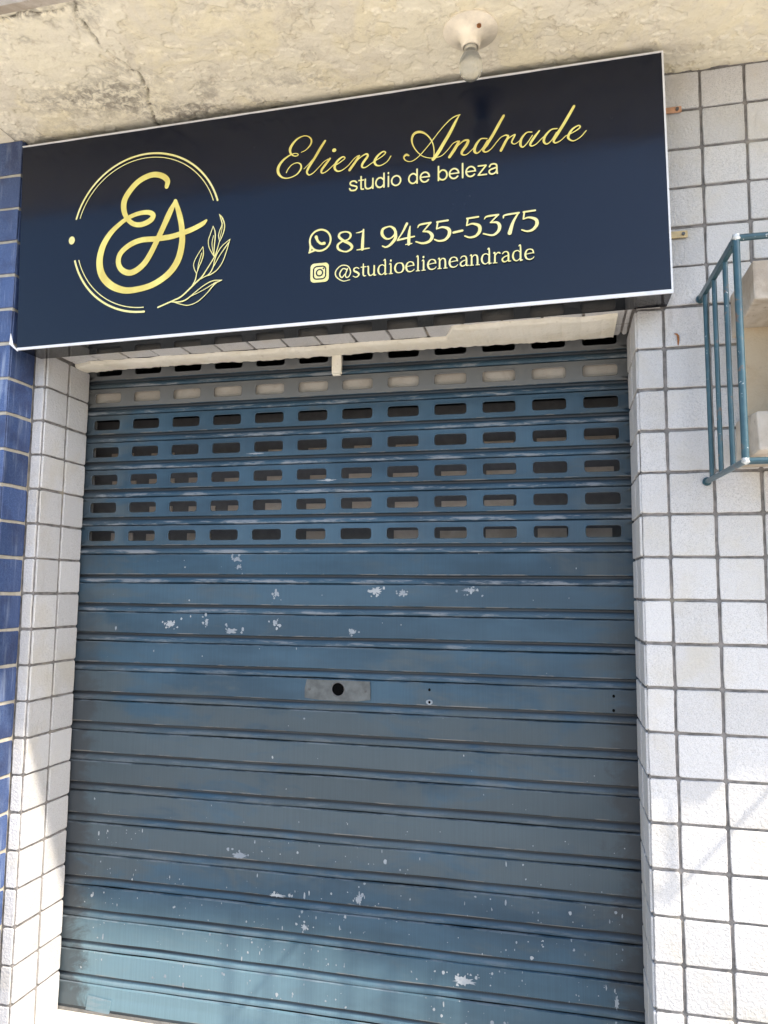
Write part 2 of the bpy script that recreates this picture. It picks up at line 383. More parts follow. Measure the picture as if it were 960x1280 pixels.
# ragged plaster lip: grid in x, with front edge, belly and inner edge
NX = 240; xs = np.linspace(-16.8, -1.02, NX); v = []; f = []
for i, x in enumerate(xs):
    s = lambda k, o: float(fbm(np.array([x*k]), np.array([o]), 4)[0])-.47
    t = min(1, max(0, (x+5.35)/.25)); yf = (1.0*(1-t)+.20*t) + s(1.1, 3.3)*.20 + s(7, 1.3)*.10
    t0 = min(1, max(0, (-15.9-x)/.8)); yf += .2*t0*t0
    yi = 1.80 + .05*t0 + s(.8, 8.3)*.12 + s(6, 5.3)*.12
    zb = -.065 + s(1.3, 2.2)*.05 + s(9, 6.2)*.04
    zi = zb + .02 + .05*max(0, s(4, 4.4))
    for (yy, zz) in ((yf, .04), (yf+.02, zb+.03), (yf+.10, zb), ((yf+yi)/2, zb-.005+s(5, 11)*.03), (yi-.05, zi), (yi, zi+.035), (yi+.01, .30)): v.append((x, yy, zz))
for i in range(NX-1):
    for k in range(6): a = i*7+k; f.append((a, a+1, a+8, a+7))
f.append(tuple(range(7))); f.append(tuple(reversed(range((NX-1)*7, NX*7))))
b = MB(); b.add(v, f); b.build('plaster_lip', M['plaster'], lin, recalc=True)
b = MB(); b.box(-8.80, -8.52, 1.80, 1.94, -.55, .08); b.box(-8.78, -8.55, 1.81, 1.93, -.60, -.552)
b.build('plaster_stub', M['plaster'], lin, bevel=.02)

pil = thing('tiled_pillar', (-19.3, -.5, -19), 'pillar of square royal-blue tiles with pale joints at the left edge', 'pillar')
b = MB(); b.box(-21.2, -17.275, -.99, .02, -19.0, 6.1); b.build('backing', M['grout_light'], pil)
for r in range(-6, 19):
    z0, z1 = -(r+1)*Q+.045, -r*Q-.045
    if r == 18: z0 = -18.93
    if r == -6: z1 = 5.97
    for c in range(4): tile(pil, -17.245-c-.92, -17.245-c, z0, z1, -1.035, 'front', 'blue')
    tile(pil, -.97, -.02, z0, z1, -17.235, 'right', 'blue')

# ------------------------------------------------------------------ canopy slab with peeling limewash
can = thing('concrete_canopy', (0, -3, 5.95), 'peeling cream concrete canopy slab overhead, stained and cracked', 'canopy')
YE = -5.45
b = MB(); b.box(-48, 48, YE, 2.0, 6.18, 7.3); b.box(-48, 48, YE, YE+.22, 5.95, 6.179); b.build('slab', M['cement'], can)
def grid(x0, x1, y0, y1, nx, ny, rel):
    X, Y = np.meshgrid(np.linspace(x0, x1, nx), np.linspace(y0, y1, ny))
    z = np.full_like(X, 5.975); peel = np.zeros_like(X); edge = np.zeros_like(X); stain = np.zeros_like(X); crack = np.zeros_like(X)
    if rel:
        n1 = fbm(X*.55+3, Y*.55, 6); n2 = fbm(X*1.6+8, Y*1.6+3, 5); n3 = fbm(X*5, Y*5, 4)
        sm = lambda a, lo, hi: np.clip((a-lo)/(hi-lo), 0, 1)
        q1 = n1+.30*(n3-.47); q2 = n2+.25*(n3-.47); peel = sm(q1, .50, .512); peel2 = sm(q2, .545, .557)
        edge = np.exp(-((q1-.497)/.006)**2) + np.exp(-((q2-.542)/.007)**2)*.8 + .6*np.exp(-((q2-.40)/.006)**2); edge = np.clip(edge, 0, 1)
        z = 5.975 + (n1-.5)*.10 + (n2-.5)*.05 + (n3-.5)*.022 - peel*.022 + peel2*.018
        peel = np.clip(peel*.7+peel2*.5, 0, 1)
        xc = -12.78 + .10*np.sin(Y*1.9) + (fbm(Y*1.5+2, Y*0+5, 4)-.5)*.35 - .35*np.clip((Y+2.2)/1.4, 0, 1)
        dc = np.abs(X-xc); z -= .035*np.exp(-(dc/.10)**2); z += .05*np.exp(-((X-xc-.11)/.03)**2)*(n3 > .42)
        crack = np.exp(-((X-xc-.11)/.035)**2)*sm(n2, .38, .5)*.8
        yc = -5.12 + (fbm(X*1.2, X*0+2, 4)-.5)*.45; lc = sm(-X, 12.6, 13.2)
        dcy = np.abs(Y-yc); crack = np.maximum(crack, np.exp(-(dcy/.05)**2)*lc); z += .05*np.exp(-(dcy/.05)**2)*lc
        st = lambda cx, cy, sx, sy: np.exp(-((X-cx)/sx)**2-((Y-cy)/sy)**2)
        stain = 1.0*st(-14.6, -2.35, 1.5, .55) + .8*st(-13.3, -1.9, 1.4, .5) + .9*st(-12.7, -1.3, .9, .4) + .7*st(-13.9, -5.1, 1.0, .2) + .4*st(-9.2, -3.4, .18, .15) + .5*st(-11.0, -1.15, 2.0, .22) + .35*st(-3.2, -1.8, .5, .3) + .5*st(-5.0, -2.9, .35, .25) + .35*st(.4, -.7, 1.0, .35) + .5*st(-16, -1.3, 1.4, .35)
        stain = np.clip(stain*.85*(n2*1.2+.4) + .55*sm(fbm(X*.35+40, Y*.5+7, 4), .50, .62)*sm(n2, .42, .6), 0, 1)
    v = np.stack([X, Y, z], -1).reshape(-1, 3); f = [(j*nx+i, (j+1)*nx+i, (j+1)*nx+i+1, j*nx+i+1) for j in range(ny-1) for i in range(nx-1)]
    o = MB(); o.v = [tuple(a) for a in v]; o.f = f; ob = o.build('limewash', M['ceiling'], can, smooth=True, recalc=False)
    for nm, a in (('peel', peel), ('stain', stain), ('crack', crack), ('edge', edge)):
        at = ob.data.attributes.new(nm, 'FLOAT', 'POINT'); at.data.foreach_set('value', a.ravel().astype(np.float32))
grid(-17.5, 4.5, YE+.22, .03, 900, 220, True)
grid(-48, -17.5, YE+.22, .03, 8, 4, False); grid(4.5, 48, YE+.22, .03, 8, 4, False)

up = thing('upper_storey', (0, 0, 7.3), 'upper floor of the building above the canopy, out of frame', 'building')
b = MB(); b.box(-48, 48, .0, 2.0, 7.305, 24); b.build('wall', M['plaster'], up)
b = MB(); b.box(-48, 48, -9.25, -.005, 12.0, 13.2); b.build('balcony_slab', M['cement'], up)

# ------------------------------------------------------------------ room behind the shutter
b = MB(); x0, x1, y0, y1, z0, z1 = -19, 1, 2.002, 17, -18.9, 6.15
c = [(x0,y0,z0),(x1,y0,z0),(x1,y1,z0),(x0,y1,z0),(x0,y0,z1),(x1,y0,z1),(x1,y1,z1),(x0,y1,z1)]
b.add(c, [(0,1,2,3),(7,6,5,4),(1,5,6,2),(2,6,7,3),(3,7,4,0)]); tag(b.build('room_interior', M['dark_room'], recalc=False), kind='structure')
INNER = None
# ------------------------------------------------------------------ roller shutter
sh = thing('roller_shutter', (-8.7, 2.1, -18.9), 'closed blue metal roller shutter with slotted upper laths and chipped paint', 'shutter')
YF = 2.1; XL, XR = -17.05, -.42
LOWER = [(.03,-.612),(.085,-.625),(.092,-.67),(.06,-.72),(.034,-.765),(.026,-.805),(.036,-.84),(.07,-.862),(.10,-.872)]
FLAT = [(.07,.004),(.02,-.001),(.0,-.018)]
zj = [-(.00093381*k*k + .86185*k + .51357) for k in range(-1, 21)]     # top edge of each lath
SLOT0, SP, SWD, SZ0, SZ1 = -16.65, 1.3495, .90, -.150, -.462
def strip_mesh(seed, prof, wob=1.0):
    rr = np.random.default_rng(seed); nx = 61; xs = np.linspace(XL, XR, nx); ph = rr.random(6)*6.3
    v = []; f = []; n = len(prof)
    for x in xs:
        wy = .006*wob*(math.sin(x*.7+ph[0])+.6*math.sin(x*1.7+ph[1])+.4*math.sin(x*3.1+ph[2])); wz = .006*wob*(math.sin(x*.5+ph[3])+.5*math.sin(x*1.3+ph[4]))
        for y, z in prof: v.append((x*T-sh.location.x, (y+wy)*T, (z+wz*(1 if z < -.3 else .4))*T))
    for i in range(nx-1):
        for k in range(n-1): a = i*n+k; f.append((a, a+1, a+n+1, a+n))
    return v, f
def slot_rows():
    """front plate of a slotted lath: a ring of faces round each punched slot"""
    v = []; f = []; edges = [XL]+[SLOT0+SP*k+SWD+(SP-SWD)/2 for k in range(11)]+[XR]; zt_, zb_ = -.018, -.595
    for k in range(12):
        xa, xb = edges[k], edges[k+1]; sa, sb = SLOT0+SP*k, SLOT0+SP*k+SWD; m = 5; r = .085
        def loop(off):
            pts = []; rr_ = r+off
            for (cx, cz, a0) in ((sb-r, SZ0-r, 90), (sb-r, SZ1+r, 0), (sa+r, SZ1+r, -90), (sa+r, SZ0-r, -180)):
                for q in range(m): a = math.radians(a0-90*q/(m-1)); pts.append((cx+rr_*math.cos(a), cz+rr_*math.sin(a)))
            return pts
        l1, l2, l3 = loop(.045), loop(.014), loop(0.0); n = len(l1)
        out = []
        for i, (x, z) in enumerate(l1):            # project outwards on the cell rectangle
            g = i//m; q = i % m/(m-1)
            if g == 0: pt = (xb-(1-min(1, q*2))*(xb-sb+r), zt_) if q <= .5 else (xb, zt_+(q-.5)*2*(SZ0-r-zt_))
            elif g == 1: pt = (xb, SZ1+r-min(1, q*2)*(SZ1+r-zb_)) if q <= .5 else (xb-(q-.5)*2*(xb-sb+r), zb_)
            elif g == 2: pt = (sa+r-min(1, q*2)*(sa+r-xa), zb_) if q <= .5 else (xa, zb_+(q-.5)*2*(SZ1+r-zb_))
            else: pt = (xa, SZ0-r+min(1, q*2)*(zt_-SZ0+r)) if q <= .5 else (xa+(q-.5)*2*(sa+r-xa), zt_)
            out.append(pt)
        base = len(v)
        for L, y in ((out, 0), (l1, 0), (l2, -.010), (l3, -.002), (l3, .03)):
            v += [(x*T-sh.location.x, y*T, z*T) for x, z in L]
        for rg in range(4):
            for i in range(n): f.append((base+rg*n+i, base+rg*n+(i+1) % n, base+(rg+1)*n+(i+1) % n, base+(rg+1)*n+i))
    return v, f
pv, pf = slot_rows(); tv, tf = strip_mesh(3, FLAT, 0); bv, bf = strip_mesh(3, [(0,-.595)]+LOWER, 0)
def join(*parts):
    V = []; F = []
    for v, f in parts: n = len(V); V += v; F += [tuple(i+n for i in q) for q in f]
    return V, F
def fix(me, ang=35):
    bm = bmesh.new(); bm.from_mesh(me); bmesh.ops.remove_doubles(bm, verts=bm.verts, dist=1e-5)
    for q in bm.faces: q.smooth = True
    bm.to_mesh(me); bm.free(); me.set_sharp_from_angle(angle=math.radians(ang)); return me
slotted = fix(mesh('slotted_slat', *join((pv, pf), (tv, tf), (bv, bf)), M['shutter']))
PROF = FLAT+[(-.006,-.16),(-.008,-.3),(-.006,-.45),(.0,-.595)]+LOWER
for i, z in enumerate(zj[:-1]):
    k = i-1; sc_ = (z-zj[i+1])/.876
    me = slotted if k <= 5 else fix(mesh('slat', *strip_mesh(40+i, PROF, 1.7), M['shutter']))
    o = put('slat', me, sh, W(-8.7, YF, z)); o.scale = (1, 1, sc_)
    if k in (-1, 0): tag(o, 'dull grey slotted lath')
zb = zj[-1]                                              # bottom bar
bot = [(.06,.0),(.0,-.02),(-.01,-.12),(-.01,-.16),(-.03,-.19),(-.03,-.33),(.02,-.36)]
h = zb+18.86
v, f = strip_mesh(90, [(y, z*h/.36) for y, z in bot], .6); o = put('bottom_bar', fix(mesh('bottom_bar', v, f, M['shutter'])), sh, W(-8.7, YF, zb))
b = MB(); b.box(-17.05, -.42, 2.03, 2.25, -18.875, -18.80); b.build('bottom_lip', M['steel_grey'], sh, bevel=.01)
b = MB(); b.hexa([(-15.95,2.03,-18.78),(-15.2,2.03,-18.82),(-15.2,2.07,-18.82),(-15.95,2.07,-18.78),(-15.9,2.04,-18.40),(-15.15,2.04,-18.46),(-15.15,2.075,-18.46),(-15.9,2.075,-18.40)]); b.build('patch_plate', M['shutter'], sh, bevel=.006)
for x0, x1 in ((-17.35, -16.70), (-.74, -.1)):
    b = MB(); inner = x1 if x0 < -9 else x0; outer = x0 if x0 < -9 else x1
    b.box(min(inner, outer), max(inner, outer), 2.30, 2.33, -18.88, 1.0)
    b.box(min(outer, outer+.03), max(outer, outer+.03), 2.02, 2.30, -18.88, 1.0); b.build('guide_rail', M['steel_grey'], sh)
b = MB(); b.box(-17.0, -.5, 2.235, 2.255, -1.22, -.55); o = b.build('backing_strip', M['old_paint'], sh)
# a dark board close behind the laths, with pale patches imitating light through the slots
ib = thing('lit_patch_board', (-8.7, 3.2, -18.8), 'dark board with pale patches standing in for light through the shutter slots', 'board')
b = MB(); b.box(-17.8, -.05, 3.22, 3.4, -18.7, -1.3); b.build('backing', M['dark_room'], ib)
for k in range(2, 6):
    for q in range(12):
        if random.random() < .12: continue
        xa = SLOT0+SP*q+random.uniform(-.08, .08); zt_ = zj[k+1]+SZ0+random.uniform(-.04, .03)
        b = MB(); b.box(xa, xa+SWD*random.uniform(.85, 1.05), 3.17, 3.218, zt_-.36, zt_); b.build('lit_patch', M['lit_patch'], ib)

# chips and splashes of pale paint, lying on the laths
ROWS = [(i, z, (z-zj[i+1])/.876) for i, z in enumerate(zj[:-1])]
def lath_y(x, z):
    """front of the door at height z: row, flat or bead"""
    for i, zt_, sc_ in ROWS:
        d = (z-zt_)/sc_
        if -.88 < d <= 0:
            wy = 0
            if i > 6:
                ph = np.random.default_rng(40+i).random(6)*6.3
                wy = .0102*(math.sin(x*.7+ph[0])+.6*math.sin(x*1.7+ph[1])+.4*math.sin(x*3.1+ph[2]))
            if d > -.58: return YF+wy-(.012 if i > 6 else .004), d
            return None, d
    return None, 0
def blot(x, z, rx, rz, n, rag, rr):
    a = [rr.uniform(1-rag, 1+rag*.6) for _ in range(n)]
    pts = [(x+rx*a[i]*math.cos(2*math.pi*i/n), z+rz*a[i]*math.sin(2*math.pi*i/n)) for i in range(n)]
    y, d = lath_y(x, z)
    return None if y is None else [(px, y, pz) for px, pz in pts]
rr = random.Random(77)
for fx, fz, sx_, sz_ in FLAKES:
    if lath_y(fx, fz)[0] is None: fz += .30
    p = blot(fx, fz, sx_*.8, sz_*.75, 30, .5, rr)
    if p is None: continue
    b = MB(); b.add(p, [tuple(reversed(range(30)))]); b.build('paint_chip', M['chip'], sh, recalc=False)
b = MB()
def speck(x, z, rx, rz, n=7):
    p = blot(x, z, rx, rz, n, .35, rr)
    if p: b.add(p, [tuple(reversed(range(n)))])
for _ in range(850):
    z = -13.2-5.4*rr.random()**.8; x = rr.uniform(-16.2, -1.0)
    if float(fbm(np.array([x*.55+4]), np.array([z*.5]), 3)[0]) < .36: continue
    r = min(.055, .0125*math.exp(rr.gauss(0, .6))); st = rr.choice((1, 1, 1, 1.6, 3.5)) if r < .03 else 1.2
    speck(x, z, r, r*st)
for _ in range(90):
    x = rr.uniform(-16.2, -1.0); z = rr.uniform(-13.2, -5.6); r = .012*math.exp(rr.gauss(0, .5)); speck(x, z, r, r*rr.choice((1, 1, 2)))
for fx, fz, sx_, sz_ in FLAKES:
    for _ in range(9): r = rr.uniform(.01, .045); speck(fx+rr.gauss(0, sx_*1.1), fz+rr.gauss(0, sz_*.9), r, r*rr.uniform(.7, 1.5), 8)
tag(b.build('paint_splashes', M['chip'], sh, recalc=False), kind='stuff')
# lock plate with a round key hole
def plate(x0, x1, z0, z1, y, hx, hz, hr, n=24):
    v = []; f = []
    for i in range(n):
        a = 2*math.pi*i/n; cx, cz = math.cos(a), math.sin(a)
        t = min(((x1-hx) if cx > 0 else (x0-hx))/cx if abs(cx) > 1e-6 else 1e9, ((z1-hz) if cz > 0 else (z0-hz))/cz if abs(cz) > 1e-6 else 1e9)
        v += [(hx+cx*t, y+.03, hz+cz*t), (hx+cx*t, y, hz+cz*t), (hx+cx*hr, y, hz+cz*hr), (hx+cx*hr, y+.02, hz+cz*hr)]
    for i in range(n):
        j = (i+1) % n
        for q in range(3): f.append((i*4+q, j*4+q, j*4+q+1, i*4+q+1))
    b = MB(); b.add(v, f); return b
lp = plate(-9.52, -7.62, -9.80, -9.245, 2.062, -8.55, -9.49, .175).build('lock_plate', M['lock'], sh)
b = MB(); n = 20
b.add([(-8.55+.172*math.cos(2*math.pi*i/n), 2.0835, -9.49+.172*math.sin(2*math.pi*i/n)) for i in range(n)], [tuple(range(n))]); o = b.build('key_hole', M['black'], lp, recalc=False)
b = MB(); b.tube([(-8.55, 2.052, -9.49), (-8.55, 2.066, -9.49)], .215, 24); n_ = 24
b = MB(); b.add([(-8.55+r*math.cos(2*math.pi*i/n_), y, -9.49+r*math.sin(2*math.pi*i/n_)) for r, y in ((.172,2.07),(.178,2.054),(.205,2.054),(.212,2.063)) for i in range(n_)], [(q*n_+i, q*n_+(i+1) % n_, (q+1)*n_+(i+1) % n_, (q+1)*n_+i) for q in range(3) for i in range(n_)]); b.build('lock_ring', M['steel_dark'], lp, smooth=True)
for rx_ in (-9.38, -7.76):
    b = MB(); b.tube([(rx_, 2.045, -9.52), (rx_, 2.064, -9.52)], .035, 10); b.build('rivet', M['steel_dark'], lp)
for hx, hz, pale in ((-5.98,-9.41,0),(-5.98,-9.74,1),(-1.20,-9.39,0),(-1.21,-9.75,0)):
    b = MB(); hy = (lath_y(hx, hz)[0] or 2.085)-.003
    b.add([(hx+.035*math.cos(2*math.pi*i/10), hy, hz+.04*math.sin(2*math.pi*i/10)) for i in range(10)], [tuple(range(10))]); b.build('screw_hole', M['black'], sh, recalc=False)
    if pale: b = MB(); b.add([(hx+.085*math.cos(2*math.pi*i/12)*(1+.2*random.random()), hy+.0015, hz+.07*math.sin(2*math.pi*i/12)) for i in range(12)], [tuple(range(12))]); b.build('chipped_rim', M['chip'], sh, recalc=False)

# ------------------------------------------------------------------ sign board
sg = thing('shop_sign', (-8.5, -1.05, 0), 'glossy navy shop sign with gold lettering above the shutter', 'sign')
YS = -1.05
TL, TR, BR, BL = [(-17.123, 5.676), (0.025, 5.727), (0.094, -0.044), (-17.031, -0.233)]
LEAN = .022            # the board leans out a little at the top
lerp = lambda a, b, t: (a[0]+(b[0]-a[0])*t, a[1]+(b[1]-a[1])*t)
tw = .04
def inset(d): return [(TL[0]+d*.4, TL[1]-d), (TR[0]-d, TR[1]-d), (BR[0]-d, BR[1]+d*2.2), (BL[0]+d*.4, BL[1]+d*1.7)]
i4 = inset(tw)
b = MB(); b.add([(x, YS+.012, z) for x, z in i4]+[(x, YS+.3, z) for x, z in i4], [(0,3,2,1),(4,5,6,7),(0,1,5,4),(1,2,6,5),(2,3,7,6),(3,0,4,7)])
b.build('face_panel', M['sign'], sg)
o4 = [TL, TR, BR, BL]
for k in (0, 1, 2):
    a, c, d, e = o4[k], o4[(k+1) % 4], i4[(k+1) % 4], i4[k]
    b = MB(); nseg = 40; v = []; f = []
    for s in range(nseg+1):
        t = s/nseg; p0 = lerp(a, c, t); p1 = lerp(e, d, t); wv = random.uniform(-.006, .006)
        if k == 0: p1 = (p1[0], p1[1]+wv)
        v += [(p0[0], YS+.03, p0[1]), (p0[0], YS-.004+wv*.3, p0[1]), (p1[0], YS-.004, p1[1]), (p1[0], YS+.03, p1[1])]
    for s in range(nseg):
        for q in range(4): f.append((s*4+q, s*4+(q+1) % 4, s*4+4+(q+1) % 4, s*4+4+q))
    f += [(3,2,1,0), (nseg*4, nseg*4+1, nseg*4+2, nseg*4+3)]
    b.add(v, f); b.build('edge_trim', M['trim'], sg)
# box behind the face: sides, top and polished underside
bk = lambda p, dz=0: (p[0], -.03, p[1]+dz)
b = MB(); e = .012; Q4 = [(TL[0]+e, TL[1]-e), (TR[0]-e, TR[1]-e), (BR[0]-e, BR[1]+e+.03), (BL[0]+e, BL[1]+e+.03)]
b.add([(x, YS+.031, z) for x, z in Q4]+[(Q4[0][0], -.03, Q4[0][1]), (Q4[1][0], -.03, Q4[1][1]), (Q4[2][0], -.03, Q4[2][1]+.03), (Q4[3][0], -.03, Q4[3][1]+.03)], [(0,1,5,4),(1,2,6,5),(3,0,4,7),(4,5,6,7)])
b.build('casing', M['steel_dark'], sg)
b = MB(); u = [(Q4[3][0], YS+.032, Q4[3][1]-.004), (Q4[2][0], YS+.032, Q4[2][1]-.004), (Q4[2][0], -.03, Q4[2][1]+.028), (Q4[3][0], -.03, Q4[3][1]+.028)]
b.add(u+[(x, y, z+.02) for x, y, z in u], [(0,3,2,1),(4,5,6,7),(0,1,5,4),(1,2,6,5),(2,3,7,6),(3,0,4,7)]); b.build('underside_panel', M['sign_under'], sg)
b = MB(); b.hexa([(-17.21,YS-.06,-.06),(-16.95,YS-.035,-.28),(-16.94,YS-.02,-.27),(-17.20,YS-.045,-.05),(-17.19,YS-.05,.24),(-17.13,YS-.02,-.06),(-17.12,YS-.01,-.06),(-17.18,YS-.04,.24)])
b.build('peeling_film', M['white_film'], sg)
for x0, x1, z, mt, zs in ((.05, .56, 4.94, 'copper_tab', .075), (.08, .60, 1.765, 'brass_tab', .085)):
    b = MB(); b.box(x0, x1, -.085, -.045, z-zs, z+zs); o = b.build('mounting_tab', M[mt], sg, bevel=.012)
    tag(o, 'copper coloured mounting tab' if mt == 'copper_tab' else 'pale brass mounting tab')
    b = MB(); b.tube([(x1-.1, -.12, z), (x1-.1, -.08, z)], .04, 10); b.build('screw', M['steel_dark'], o)

